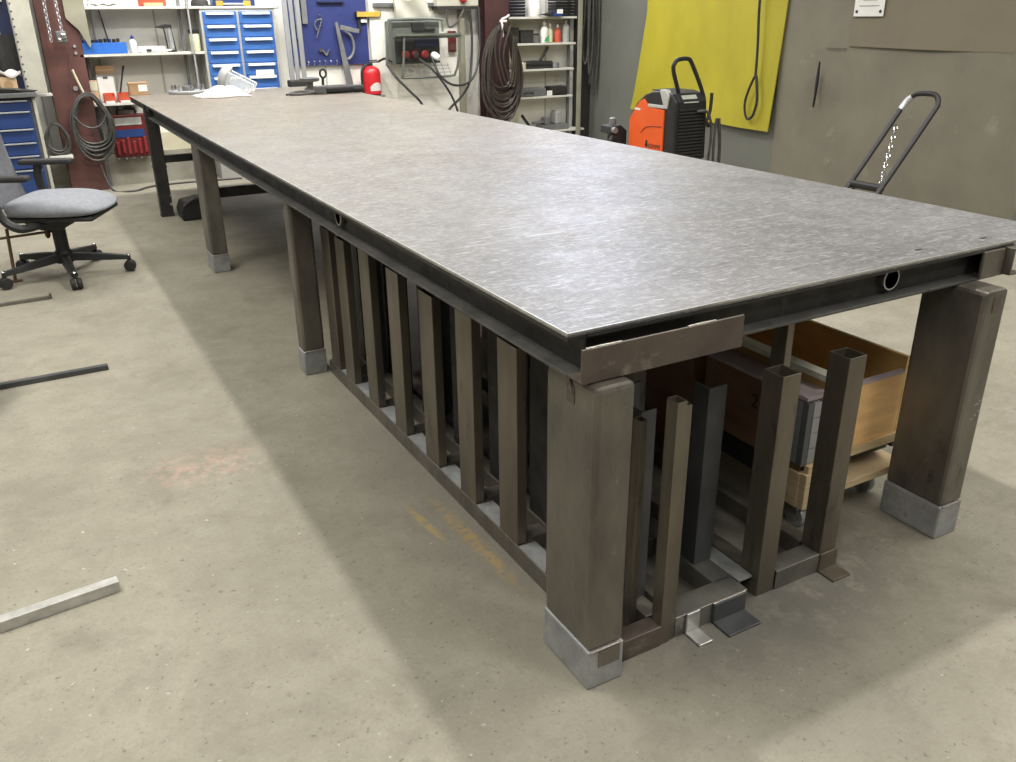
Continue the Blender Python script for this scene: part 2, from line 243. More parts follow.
# ------------------------------------------------------------------ mesh helpers
def V(*a): return Vector(a)
class MB:
    def __init__(s): s.bm = bmesh.new()
    def box(s, x0, x1, y0, y1, z0, z1, rot=None, piv=None):
        vs = [s.bm.verts.new((x, y, z)) for x in (x0, x1) for y in (y0, y1) for z in (z0, z1)]
        for f in ((0, 1, 3, 2), (4, 6, 7, 5), (0, 4, 5, 1), (2, 3, 7, 6), (0, 2, 6, 4), (1, 5, 7, 3)):
            s.bm.faces.new([vs[i] for i in f])
        if rot is not None: bmesh.ops.rotate(s.bm, verts=vs, cent=piv or V((x0 + x1) / 2, (y0 + y1) / 2, (z0 + z1) / 2), matrix=rot)
        return s
    def ext(s, poly, o, u, v, w, ln):
        """polygon (a,b) -> o + a*u + b*v, extruded ln along w"""
        o, u, v, w = V(*o), V(*u), V(*v), V(*w)
        a = [s.bm.verts.new(o + u * p[0] + v * p[1]) for p in poly]
        b = [s.bm.verts.new(o + u * p[0] + v * p[1] + w * ln) for p in poly]
        n = len(poly)
        s.bm.faces.new(a[::-1]); s.bm.faces.new(b)
        for i in range(n): s.bm.faces.new((a[i], a[(i + 1) % n], b[(i + 1) % n], b[i]))
        return s
    def rhs(s, o, u, v, w, ln, A, B, t):
        """hollow rectangular tube, A x B, open ends with wall thickness t"""
        o, u, v, w = V(*o), V(*u), V(*v), V(*w)
        O = [(0, 0), (A, 0), (A, B), (0, B)]; I = [(t, t), (A - t, t), (A - t, B - t), (t, B - t)]
        def ring(p, k): return [s.bm.verts.new(o + u * q[0] + v * q[1] + w * k) for q in p]
        o0, o1, i0, i1 = ring(O, 0), ring(O, ln), ring(I, 0), ring(I, ln)
        for i in range(4):
            j = (i + 1) % 4
            for q in ((o0[i], o0[j], o1[j], o1[i]), (i0[j], i0[i], i1[i], i1[j]), (o0[j], o0[i], i0[i], i0[j]), (o1[i], o1[j], i1[j], i1[i])):
                s.bm.faces.new(q)
        return s
    def tube(s, pts, r, seg=8, closed=False, sub=6, r2=None):
        P = [V(*p) for p in pts]
        if sub > 1 and len(P) > 2:
            Q = []; n = len(P)
            rng = range(n) if closed else range(n - 1)
            for i in rng:
                p0 = P[(i - 1) % n] if closed or i > 0 else P[i]
                p1 = P[i]; p2 = P[(i + 1) % n]
                p3 = P[(i + 2) % n] if closed or i + 2 < n else P[(i + 1) % n]
                for k in range(sub):
                    t = k / sub
                    Q.append(0.5 * ((2 * p1) + (p2 - p0) * t + (2 * p0 - 5 * p1 + 4 * p2 - p3) * t * t + (3 * p1 - p0 - 3 * p2 + p3) * t ** 3))
            if not closed: Q.append(P[-1])
            P = Q
        n = len(P); rings = []; nrm = None
        for i in range(n):
            t = (P[(i + 1) % n] - P[i - 1]) if closed else (P[min(i + 1, n - 1)] - P[max(i - 1, 0)])
            if t.length < 1e-9: t = V(0, 0, 1)
            t.normalize()
            if nrm is None: nrm = t.orthogonal().normalized()
            nrm = (nrm - t * nrm.dot(t))
            if nrm.length < 1e-6: nrm = t.orthogonal()
            nrm.normalize(); bn = t.cross(nrm)
            rr = r if r2 is None else r + (r2 - r) * i / (n - 1)
            rings.append([s.bm.verts.new(P[i] + (nrm * math.cos(2 * PI * k / seg) + bn * math.sin(2 * PI * k / seg)) * rr) for k in range(seg)])
        for i in range(n if closed else n - 1):
            a, b = rings[i], rings[(i + 1) % n]
            for k in range(seg): s.bm.faces.new((a[k], a[(k + 1) % seg], b[(k + 1) % seg], b[k]))
        if not closed: s.bm.faces.new(rings[0][::-1]); s.bm.faces.new(rings[-1])
        return s
    def rod(s, a, b, r, seg=10, r2=None): return s.tube([a, b], r, seg, sub=1, r2=r2)
    def lathe(s, prof, c=(0, 0, 0), ax=(0, 0, 1), seg=20):
        c = V(*c); w = V(*ax).normalized(); u = w.orthogonal().normalized(); v = w.cross(u)
        rings = [[s.bm.verts.new(c + w * h + (u * math.cos(2 * PI * k / seg) + v * math.sin(2 * PI * k / seg)) * max(r, 1e-4)) for k in range(seg)] for r, h in prof]
        for a, b in zip(rings, rings[1:]):
            for k in range(seg): s.bm.faces.new((a[k], a[(k + 1) % seg], b[(k + 1) % seg], b[k]))
        s.bm.faces.new(rings[0][::-1]); s.bm.faces.new(rings[-1])
        return s
    def grid(s, fn, nu, nv, thick=0.0, nrm=(0, 0, 1)):
        w = V(*nrm)
        a = [[s.bm.verts.new(V(*fn(i / nu, j / nv))) for j in range(nv + 1)] for i in range(nu + 1)]
        for i in range(nu):
            for j in range(nv): s.bm.faces.new((a[i][j], a[i + 1][j], a[i + 1][j + 1], a[i][j + 1]))
        if thick:
            b = [[s.bm.verts.new(p.co - w * thick) for p in row] for row in a]
            for i in range(nu):
                for j in range(nv): s.bm.faces.new((b[i][j], b[i][j + 1], b[i + 1][j + 1], b[i + 1][j]))
            for i in range(nu):
                s.bm.faces.new((a[i][0], b[i][0], b[i + 1][0], a[i + 1][0])); s.bm.faces.new((a[i][nv], a[i + 1][nv], b[i + 1][nv], b[i][nv]))
            for j in range(nv):
                s.bm.faces.new((a[0][j], a[0][j + 1], b[0][j + 1], b[0][j])); s.bm.faces.new((a[nu][j], b[nu][j], b[nu][j + 1], a[nu][j + 1]))
        return s

def obj(name, mb, m, parent=None, smooth=False, bev=0.0, sub=0, loc=None):
    bmesh.ops.recalc_face_normals(mb.bm, faces=mb.bm.faces[:])
    me = bpy.data.meshes.new(name); mb.bm.to_mesh(me); mb.bm.free()
    me.materials.append(M[m] if isinstance(m, str) else m)
    if smooth:
        for p in me.polygons: p.use_smooth = True
    o = bpy.data.objects.new(name, me); COL.objects.link(o)
    if parent: o.parent = parent
    if loc: o.location = loc
    if bev:
        b = o.modifiers.new('bevel', 'BEVEL'); b.width = bev; b.segments = 2; b.limit_method = 'ANGLE'; b.angle_limit = 0.7
    if sub:
        b = o.modifiers.new('subsurf', 'SUBSURF'); b.levels = sub; b.render_levels = sub
    if smooth and not sub:
        me.set_sharp_from_angle(angle=0.75)
    return o
def tag(o, label, cat, group=None):
    o['label'] = label; o['category'] = cat
    if group: o['group'] = group
    return o
def thing(name, label, cat, loc=(0, 0, 0), rz=0.0, group=None):
    o = bpy.data.objects.new(name, None); COL.objects.link(o); o.empty_display_size = 0.1
    o.location = loc; o.rotation_euler = (0, 0, rz)
    return tag(o, label, cat, group)
def struct(name, mb, m):
    o = obj(name, mb, m); o['kind'] = 'structure'; return o
def dup(root, loc, label, rz=None):
    r = root.copy(); COL.objects.link(r); r.location = loc; r['label'] = label
    if rz is not None: r.rotation_euler = (0, 0, rz)
    for ch in list(root.children):
        c = ch.copy(); COL.objects.link(c); c.parent = r
        for gch in list(ch.children):
            d = gch.copy(); COL.objects.link(d); d.parent = c
    return r
def text(name, body, size, m, parent, loc, rot, ext=0.0008):
    cu = bpy.data.curves.new(name, 'FONT'); cu.body = body; cu.size = size; cu.extrude = ext
    cu.materials.append(M[m])
    tmp = bpy.data.objects.new(name + '_tmp', cu); COL.objects.link(tmp)
    me = bpy.data.meshes.new_from_object(tmp.evaluated_get(bpy.context.evaluated_depsgraph_get()))
    bpy.data.objects.remove(tmp); me.materials.clear(); me.materials.append(M[m])
    o = bpy.data.objects.new(name, me); COL.objects.link(o); o.parent = parent
    o.location = loc; o.rotation_euler = rot
    return o
ORD = ('first', 'second', 'third', 'fourth', 'fifth', 'sixth', 'seventh', 'eighth', 'ninth')
X, Y, Z = (1, 0, 0), (0, 1, 0), (0, 0, 1)
NX, NY, NZ = (-1, 0, 0), (0, -1, 0), (0, 0, -1)

# ------------------------------------------------------------------ setting
YB, XR = 8.0, 5.5
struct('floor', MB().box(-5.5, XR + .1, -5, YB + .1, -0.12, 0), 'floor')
struct('wall_back', MB().box(-5.5, XR + .1, YB, YB + .1, 0, 5.2), 'wall')
struct('wall_right', MB().grid(lambda u, v: (XR + 0.012 * math.sin(u * 37) * math.sin(v * 3 + u * 9), -5 + 13 * u, 5.2 * v), 90, 16, 0.1, (-1, 0, 0)), 'curtain')
struct('baseboard_back', MB().box(-5.5, 2.2, YB - .10, YB - .001, 0, 0.30), 'plinth')
struct('trim_3', MB().box(5.26, 5.485, 7.95, 7.999, 0, 5.2), 'rubber')
tr = MB()
for i in range(16): tr.box(-3.4 + .55 * i, -3.385 + .55 * i, YB - .008, YB - .001, 0.30, 5.2)
struct('trim_1', tr, 'grey_paint')

# ------------------------------------------------------------------ welding table
T = thing('welding_table', 'long steel welding table with a scratched grey plate top on thick box legs', 'table')
W, LN, ZT = 1.782, 7.07, 0.90
pl = obj('tabletop', MB().box(0, W, 0, LN, ZT - .011, ZT), 'plate', T, bev=.002)
we = MB().box(-.0012, .0025, 0, LN, ZT - .006, ZT + .0006).box(0, W, -.0012, .0025, ZT - .005, ZT + .0006)  # bright strips put the highlight of the worn plate edges into the colour
obj('edge_highlight', we, 'bright', pl)
def Cpoly(h, d, t):   # channel, web at b-side 0, flanges toward +d
    return [(0, 0), (d, 0), (d, t), (t, t), (t, h - t), (d, h - t), (d, h), (0, h)]
zb, ch = 0.80, 0.088
for nm, o_, u_, w_, ln_ in (('side_rail', (.048, 0.0, zb), NX, Y, 5.98), ('side_rail', (1.50, 0.0, zb), X, Y, 5.98), ('end_rail', (.05, .048, zb), NY, X, 1.44)):
    rl_ = obj(nm, MB().ext([(0, .008), (.007, .008), (.007, ch - .007), (.048, ch - .007), (.048, ch), (0, ch)], o_, u_, Z, w_, ln_), 'steel_dark', T, bev=.001)
    obj('lower_flange', MB().ext([(0, 0), (.048, 0), (.048, .0075), (0, .0085)], o_, u_, Z, w_, ln_), 'steel_flange_lit', rl_, bev=.0015)
obj('end_rail', MB().box(.02, 1.60, 6.98, 7.03, .845, .889), 'steel_dark', T)
obj('side_rail', MB().box(.012, .05, 5.985, 7.03, .845, .889), 'steel_dark', T)
for y in (0.95, 1.9, 2.85, 3.8, 4.75, 5.7):
    obj('cross_beam', MB().box(.056, 1.494, y, y + .05, zb + .01, ZT - .012), 'steel_dark', T)
obj('inner_beam', MB().box(.62, .68, .05, 6.9, zb + .012, ZT - .013), 'steel_dark', T)
br = MB().ext([(0, 0), (.056, 0), (.056, .006), (.007, .006), (.007, .078), (0, .078)], (.0, -.058, .803), Y, Z, X, .445)
brk = obj('bracket', br, 'steel_brown', T, bev=.0015); brk['label'] = 'brownish steel channel piece welded to the near corner'
for a, b2 in ((0.01, .10), (.28, .36)):
    wl = MB().tube([(a, -.055, .881), ((a + b2) / 2, -.056, .882), (b2, -.055, .881)], .0034, 8, sub=4)
    obj('weld_seam', wl, 'weld', brk, smooth=True)
obj('weld_seam', MB().tube([(.43, -.003, .806), (.45, -.004, .808), (.475, -.003, .806)], .004, 8, sub=3), 'weld', T, smooth=True)
ep = obj('end_plate', MB().box(1.405, 1.500, -.006, .006, .803, .884).box(1.494, 1.502, -.006, .06, .803, .884), 'steel', T, bev=.006)
obj('end_plate', MB().ext(Cpoly(.08, .05, .006), (1.505, -.03, .806), X, Z, Y, .3), 'steel', T, bev=.0015)
def ring(c, ax):
    return MB().lathe([(.024, 0), (.030, 0), (.030, .02), (.024, .02), (.024, 0)], c, ax, 28)
for c_, ax_, lb_ in (((1.052, .024, .852), Y, 'bright rimmed pipe end in the near rail'), ((.024, 1.545, .855), X, 'bright rimmed pipe end in the long side rail')):
    r1 = obj('pipe_socket', ring(c_, ax_), 'steel', T, smooth=True); r1['label'] = lb_
    obj('rim', MB().lathe([(.0265, -.002), (.0305, -.002), (.0305, .002), (.0265, .002), (.0265, -.002)], c_, ax_, 28), 'bright', r1, smooth=True)
for cx, cy in ((1.215, .072), (1.49, .062)):
    obj('slot', MB().box(cx - .013, cx + .013, cy - .004, cy + .004, ZT, ZT + .0006), 'black', T)
def leg(x0, y0, wx, wy, ftop=.112, mx='steel'):
    L = obj('leg', MB().box(x0, x0 + wx, y0, y0 + wy, ftop, zb), mx, T, bev=.012)
    f = obj('foot', MB().box(x0 - .002, x0 + wx + .002, y0 - .002, y0 + wy + .002, 0.0, ftop + .002), 'galv', L, bev=.006)
    f['label'] = 'pale galvanised foot'
    obj('weld_seam', MB().tube([(x0 + .004, y0 - .003, ftop + .003), (x0 + wx / 2, y0 - .004, ftop + .004), (x0 + wx - .004, y0 - .003, ftop + .003)], .003, 6, sub=3), 'weld', L, smooth=True)
    return L
l1 = leg(.018, -.09, .101, .201)
# bare, un-galvanised patch in the near foot's face
obj('scale_patch', MB().box(.045, .108, -.0935, -.0925, .060, .108), 'steel', l1)
obj('scrape', MB().box(.0165, .018, -.005, .025, .735, .775).tube([(.0165, .012, .79), (.0165, .0, .755)], .003, 6), 'steel_brown', l1)
lr = leg(1.316, -.09, .101, .201)
obj('scrape', MB().box(1.352, 1.385, -.0915, -.09, .735, .782), 'steel_brown', lr, bev=.0005)
for q_ in ((1.372, 1.392, .447, .451), (1.388, 1.403, .455, .459), (1.366, 1.376, .400, .405), (1.380, 1.390, .409, .414), (1.393, 1.407, .421, .426)):
    obj('scratch', MB().box(q_[0], q_[1], -.0908, -.09, q_[2], q_[3]), 'galv', lr)
leg(.018, 2.20, .101, .086); leg(1.316, 2.20, .101, .086)
leg(.018, 4.17, .101, .196); leg(1.316, 4.17, .101, .196)
obj('leg_brace', MB().box(.119, 1.316, 4.25, 4.30, .46, .515), 'steel_dark', T, bev=.002)
obj('leg_brace', MB().tube([(.12, 4.275, .76), (.42, 4.275, .50)], .022, 4, sub=1), 'steel_dark', T)
tp = MB().box(.0, .095, 6.13, 6.225, .012, .845)
tl = obj('trestle_post', tp, 'steel_dark', T, bev=.004)
obj('collar', MB().box(-.004, .099, 6.126, 6.229, .395, .41), 'steel_dark', tl)
obj('foot_plate', MB().box(-.004, .099, 6.126, 6.229, 0, .014), 'steel_dark', tl)
obj('bolt', MB().lathe([(.012, 0), (.012, .02)], (.085, 6.13, .10), NY, 6), 'bright', tl)
obj('bolt', MB().lathe([(.008, 0), (.008, .02)], (.09, 6.13, .17), NY, 6), 'bright', tl)
obj('trestle_post', MB().box(1.45, 1.545, 6.13, 6.225, 0, .845), 'steel_dark', T, bev=.004)
obj('trestle_bar', MB().box(.095, 1.45, 6.15, 6.205, .43, .485), 'steel_dark', T, bev=.002)
obj('trestle_bar', MB().box(.0, 1.545, 6.15, 6.205, .846, .889), 'steel_dark', T, bev=.002)

# ------------------------------------------------------------------ steel racks under the table
def Lp(a, t=.006): return [(0, 0), (a, 0), (a, t), (t, t), (t, a), (0, a)]
def post_rhs(mb, x, y, z0, z1, a, b, t=.004): return mb.rhs((x, y, z0), X, Y, Z, z1 - z0, a, b, t)
A = thing('steel_rack', 'low steel rack with brown posts along the long table side behind the corner leg', 'rack')
rz = .062
obj('base_rail', MB().rhs((.130, .0, 0), X, Z, Y, 2.19, .060, rz, .004), 'steel', A, bev=.002)
obj('base_rail', MB().rhs((.262, .0, 0), X, Z, Y, 2.19, .050, rz, .004), 'steel', A, bev=.002)
fr = obj('front_piece', MB().rhs((.130, -.052, 0), Y, Z, X, .142, .050, rz, .004), 'steel_brown', A, bev=.002)
ys = (.18, .45, .72, 1.00, 1.285, 1.57, 1.85, 2.04)
for i, y in enumerate(ys):
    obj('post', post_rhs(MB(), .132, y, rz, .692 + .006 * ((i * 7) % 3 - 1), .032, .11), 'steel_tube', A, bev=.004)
    obj('post', post_rhs(MB(), .268, y + .05, rz, .70, .036, .11), 'steel_dark', A, bev=.003)  # inner row in dark steel, its shade put into the colour
    obj('crossbar', MB().rhs((.190, y + .03, .004), Y, Z, X, .072, .06, .05, .004), 'steel', A, bev=.002)
obj('post', post_rhs(MB(), .272, -.050, 0.0, .695, .030, .040).rhs((.303, -.046, 0), X, Y, Z, .68, .018, .03, .003), 'steel_tube', A, bev=.004)
obj('upright', MB().ext(Lp(.048), (.268, .075, rz), X, Y, Z, .56), 'steel_angle', A, bev=.001)
obj('upright', post_rhs(MB(), .232, .03, .0, .625, .022, .03), 'steel_tube', A, bev=.003)
edges_ = [(.06, .174)] + [(y + .116, ys[i + 1] - .006) for i, y in enumerate(ys[:-1])]
for y0, y1 in edges_:
    obj('lit_rail_top', MB().box(.133, .190, y0, y1, rz, rz + .002), 'galv', A)['label'] = 'lit top of the rail between two posts, made as a bright plate'  # added bright plates paint the light lying on the rail tops

B = thing('steel_rack', 'steel rack with bluish open angle uprights, standing in the middle under the table', 'rack')
obj('base_rail', MB().rhs((.330, .02, 0), X, Z, Y, 2.0, .055, rz, .004), 'steel', B, bev=.002)
obj('base_rail', MB().rhs((.512, .02, 0), X, Z, Y, 2.0, .068, rz, .004), 'frame_steel_lit', B, bev=.002)
obj('front_bar', MB().rhs((.324, -.045, 0), Y, Z, X, .252, .072, rz, .004), 'frame_steel_lit', B, bev=.002)
for y in (.13, .72, 1.31, 1.85):
    obj('upright', MB().ext(Lp(.062), (.522, y - .015, rz), X, Y, Z, .55), 'steel_angle', B, bev=.001)
    obj('upright', MB().ext(Lp(.055), (.332, y + .10, rz), X, Y, Z, .56), 'steel_angle', B, bev=.001)
obj('upright', post_rhs(MB(), .415, .30, rz, .79, .045, .05), 'steel', B, bev=.003)
obj('crossbar', MB().rhs((.388, .28, .0), Y, Z, X, .122, .055, rz, .004), 'steel', B, bev=.002)
obj('crossbar', MB().rhs((.388, .95, .0), Y, Z, X, .122, .055, rz, .004), 'steel', B, bev=.002)
tb = obj('bent_tab', MB().box(.357, .402, -.053, -.046, .0, .066).box(.357, .402, -.108, -.046, .0, .006), 'bright', B, bev=.002); tb['label'] = 'bright bent metal tab'
obj('tab', MB().box(.450, .563, -.055, -.047, .0, .062).box(.450, .563, -.118, -.047, .0, .006), 'steel_angle', B, bev=.001)
obj('weld_seam', MB().tube([(.45, -.048, .063), (.50, -.049, .064), (.563, -.048, .063)], .003, 6, sub=3), 'weld', B, smooth=True)
obj('tab', MB().box(.580, .632, -.005, .19, .056, .062).box(.580, .586, -.005, .19, 0, .06), 'galv', B)

Cc = thing('steel_rack', 'steel rack with two tall hollow square posts standing beside the plywood crate', 'rack')
obj('base_rail', MB().rhs((.640, .05, 0), X, Z, Y, 1.9, .050, .06, .004), 'steel', Cc, bev=.002)
obj('base_rail', MB().rhs((.875, .05, 0), X, Z, Y, 1.9, .050, .06, .004), 'steel', Cc, bev=.002)
obj('front_bar', MB().rhs((.702, -.028, 0), Y, Z, X, .172, .062, .062, .004), 'frame_steel_lit', Cc, bev=.002)
obj('post', post_rhs(MB(), .634, -.025, 0, .672, .064, .070), 'steel_tube', Cc, bev=.005)
obj('post', post_rhs(MB(), .876, -.025, 0, .672, .066, .070), 'steel_tube', Cc, bev=.005)
obj('post', post_rhs(MB(), .712, .050, 0, .79, .024, .05), 'steel_tube', Cc, bev=.003)
obj('post', post_rhs(MB(), .637, 1.86, .06, .70, .06, .07), 'steel', Cc, bev=.005)
obj('post', post_rhs(MB(), .875, 1.86, .06, .70, .06, .07), 'steel', Cc, bev=.005)
obj('crossbar', MB().rhs((.690, .42, 0), Y, Z, X, .185, .06, .06, .004), 'steel', Cc, bev=.002)
obj('tab', MB().box(.873, .945, -.033, -.026, .0, .062).box(.873, .945, -.088, -.026, .0, .006), 'steel_tube', Cc, bev=.001)

# ------------------------------------------------------------------ crate on a dolly under the table
D = thing('dolly', 'low wooden dolly on swivel casters carrying the plywood crates under the table', 'dolly', (0, 0, 0))
obj('beam', MB().box(.972, 1.058, .165, .30, .085, .2065), 'ply_edge', D, bev=.003)
obj('rear_beam', MB().box(.985, 1.058, .30, 1.10, .12, .2065), 'black', D, bev=.003)
obj('beam', MB().box(1.36, 1.41, .20, 1.10, .085, .11), 'ply_edge', D, bev=.003)
obj('end_block', MB().box(.975, 1.045, .140, .164, .085, .21).box(.985, 1.03, .145, .165, .21, .235), 'ply_edge', D, bev=.003)
obj('shelf_board', MB().box(1.06, 1.44, .135, .95, .112, .138), 'ply_edge', D, bev=.002)
obj('frame', MB().box(1.06, 1.42, .20, 1.08, .165, .2065).box(1.395, 1.42, .165, .20, .19, .2065), 'black', D)  # black colour stands in for the shaded gap below the crate
for cx, cy in ((1.01, .20), (1.37, .24), (1.02, 1.03), (1.37, 1.03)):
    c = obj('caster', MB().box(cx - .03, cx + .03, cy - .03, cy + .03, .079, .085).box(cx - .022, cx - .017, cy - .03, cy + .018, .03, .08).box(cx + .017, cx + .022, cy - .03, cy + .018, .03, .08), 'chrome', D, bev=.001)
    obj('wheel', MB().lathe([(.012, -.014), (.036, -.014), (.038, -.008), (.038, .008), (.036, .014), (.012, .014)], (cx, cy - .012, .038), X, 20), 'alu', c, smooth=True)
    obj('hub', MB().lathe([(.02, -.0155), (.02, .0155)], (cx, cy - .012, .038), X, 16), 'chrome', c, smooth=True)
BX = thing('wooden_box', 'brown lidded wooden box stencilled 210 with slotted grey strips on its corner', 'box')
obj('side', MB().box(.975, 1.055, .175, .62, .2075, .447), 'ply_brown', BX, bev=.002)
obj('lid', MB().box(.966, 1.062, .168, .64, .449, .462), 'lilac', BX, bev=.002)
text('lettering', '210', .066, 'stamp', BX, (.9745, .40, .345), (PI / 2, 0, -PI / 2))
strip = MB()
for i in range(4):
    z0 = .238 + .052 * i
    strip.box(.964, .973, .176, .212, z0, z0 + .05).box(.964, .973, .218, .248, z0, z0 + .05)
    strip.box(.990, 1.020, .160, .172, z0, z0 + .05).box(1.028, 1.056, .160, .172, z0, z0 + .05)
obj('slotted_strip', strip, 'alu', BX, bev=.001)
obj('corner_angle', MB().ext(Lp(.022, .005), (.962, .158, .236), X, Y, Z, .212), 'grey_dark', BX)
holes = MB()
for i in range(4): holes.lathe([(.004, 0), (.004, .002)], (1.042, .1595, .262 + .052 * i), NY, 8)
obj('hole', holes, 'black', BX)
K = thing('plywood_crate', 'open light plywood crate with a white topped side board under the table', 'crate')
obj('front_panel', MB().box(1.078, 1.405, .172, .186, .212, .452), 'ply', K, bev=.002)
obj('top_strip', MB().box(1.078, 1.405, .169, .189, .452, .460), 'lilac', K)
obj('bottom_strip', MB().box(1.10, 1.42, .164, .172, .2075, .238), 'ply_edge', K, bev=.001)
obj('right_side', MB().box(1.405, 1.42, .172, 1.05, .2075, .505), 'ply_in', K, bev=.002)
obj('left_side', MB().box(1.064, 1.078, .172, 1.05, .2075, .492), 'ply_in', K, bev=.002)
obj('white_edge', MB().box(1.046, 1.086, .172, 1.05, .4925, .512), 'white_edge', K, bev=.001)
obj('back_panel', MB().box(1.078, 1.405, 1.036, 1.05, .212, .505), 'ply_in', K, bev=.002)
obj('bottom', MB().box(1.078, 1.405, .186, 1.036, .2075, .222), 'ply_in', K)
# brown board and pale slats behind the racks
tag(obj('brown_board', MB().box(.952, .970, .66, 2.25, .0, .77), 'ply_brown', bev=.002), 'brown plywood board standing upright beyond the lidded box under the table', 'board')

# black kit bag on the floor at the trestle
G = thing('black_bag', 'black round-topped bag on the floor beside the far trestle post', 'bag', (.24, 5.96, 0))
obj('body', MB().ext([(-.12, 0), (.12, 0), (.13, .10), (.10, .16), (.03, .17), (-.10, .15), (-.13, .08)], (0, -.1, 0), X, Z, Y, .22), 'black', G, bev=.015)
obj('drum', MB().lathe([(.09, -.07), (.11, -.06), (.11, .06), (.09, .07)], (.13, .02, .112), X, 20), 'rubber', G, smooth=True)
obj('strap', MB().tube([(-.10, -.103, .12), (-.03, -.115, .17), (.05, -.11, .17), (.10, -.103, .12)], .008, 6), 'hose', G)

# ------------------------------------------------------------------ steel bars on the floor
def floorbar(name, a, b, w, h, m, label, hollow=False):
    a, b = V(*a), V(*b); d = (b - a); ln = d.length; d.normalize(); n = V(-d.y, d.x, 0)
    mb = MB().rhs(tuple(a), tuple(n), Z, tuple(d), ln, w, h, .003) if hollow else MB().ext(Lp(w, .004) if h is None else [(0, 0), (w, 0), (w, h), (0, h)], tuple(a), tuple(n), Z, tuple(d), ln)
    return tag(obj(name, mb, m, bev=.001), label, 'bar', 'loose steel bars on the floor')
floorbar('square_bar', (-1.45, .845, 0), (-.925, .905, 0), .034, .034, 'bright', 'bright square steel bar lying nearest, at the left of the open floor')
floorbar('angle_bar', (-1.45, 2.735, 0), (-.765, 2.745, 0), .030, .024, 'steel_angle', 'thin dark steel bar on the floor between the bright bar and the chair')
floorbar('flat_bar', (-1.45, 4.09, 0), (-.94, 4.11, 0), .026, .016, 'steel', 'short dark steel bar on the floor just in front of the chair')
tag(obj('steel_stub', MB().box(-.945, -.93, 4.12, 4.14, 0, .03), 'steel', bev=.001), 'tiny steel stub at the tip of the bar before the chair', 'offcut')

# rusty rod stand by the chair
R_ = thing('rod_stand', 'thin rusty rod stand with a horizontal bar, behind the chair base', 'stand', (-1.11, 4.62, 0))
obj('upright', MB().rod((0, .0, 0), (.02, .0, .335), .010), 'rust', R_)
obj('cross_rod', MB().rod((-.30, .02, .268), (.27, .02, .288), .008), 'rust', R_)
obj('end_knob', MB().lathe([(.008, -.04), (.016, -.025), (.018, .0), (.015, .03), (.006, .045)], (.235, .02, .287), Z, 12), 'rust', R_, smooth=True)
obj('foot', MB().rod((-.16, 0, .008), (.04, 0, .008), .008).rod((0, -.02, .008), (0, .12, .008), .008), 'rust', R_)

# blue-grey bag at the frame's left edge
bg = MB()
def bagf(u, v):
    a = 2 * PI * u; k = math.sin(PI * min(1, v * .97 + .02)) ** .45
    r = .17 * k * (1 + .07 * math.sin(5 * a + 3 * v))
    return (-1.355 + r * math.cos(a), 2.62 + r * 1.25 * math.sin(a), .02 + .40 * v)
bg.grid(bagf, 28, 12)
bmesh.ops.remove_doubles(bg.bm, verts=bg.bm.verts[:], dist=1e-4)
tag(obj('cloth_bag', bg, 'blue_bag', smooth=True), 'blue grey cloth bag standing at the left edge of the open floor', 'bag')

# ------------------------------------------------------------------ office chair
CH = thing('office_chair', 'grey office chair with black armrests and five-star base', 'chair', (-.81, 4.62, 0), math.radians(-24))
k = 1.2
bse = MB()
base = obj('base', MB().lathe([(.045 * k, .075 * k), (.05 * k, .08 * k), (.045 * k, .13 * k), (.03 * k, .15 * k)], (0, 0, 0), Z, 18), 'black', CH, smooth=True)
for i in range(5):
    a = math.radians(10 + 72 * i); d = V(math.cos(a), math.sin(a), 0); n = V(-d.y, d.x, 0)
    mb = MB(); e = .315 * k
    vs = []
    for t, hw, z0, z1 in ((.0, .028, .085, .125), (.5, .024, .075, .110), (1, .017, .066, .088)):
        c = d * (.03 + (e - .03) * t)
        vs.append([mb.bm.verts.new((c + n * sgn * hw * k) + V(0, 0, zz * k)) for sgn, zz in ((-1, z0), (1, z0), (.7, z1), (-.7, z1))])
    for p, q in zip(vs, vs[1:]):
        for j in range(4): mb.bm.faces.new((p[j], p[(j + 1) % 4], q[(j + 1) % 4], q[j]))
    mb.bm.faces.new(vs[0][::-1]); mb.bm.faces.new(vs[-1])
    L_ = obj('base_arm', mb, 'black', CH, bev=.004)
    c = d * e
    cst = obj('caster', MB().lathe([(.012, 0), (.012, .03)], (c.x, c.y, .058 * k), Z, 10).lathe([(.026 * k, -.026 * k), (.030 * k, -.018 * k), (.030 * k, -.006 * k), (.026 * k, -.004 * k)], (c.x, c.y, .030 * k), tuple(n), 16).lathe([(.026 * k, .004 * k), (.030 * k, .006 * k), (.030 * k, .018 * k), (.026 * k, .026 * k)], (c.x, c.y, .030 * k), tuple(n), 16), 'rubber', L_, smooth=True)
    obj('cap', MB().lathe([(.014, 0), (.011, .006), (.004, .009)], (c.x, c.y, .088 * k), Z, 12), 'chrome', L_, smooth=True)
obj('gas_column', MB().lathe([(.034 * k, .12 * k), (.034 * k, .26 * k), (.022 * k, .262 * k), (.022 * k, .30 * k)], (0, 0, 0), Z, 16), 'black', CH, smooth=True)
obj('mechanism', MB().ext([(-.20, .385), (.20, .395), (.15, .32), (.06, .27), (-.06, .27), (-.16, .32)], (0, -.09 * k, .045), X, Z, Y, .18 * k), 'black', CH, bev=.012)
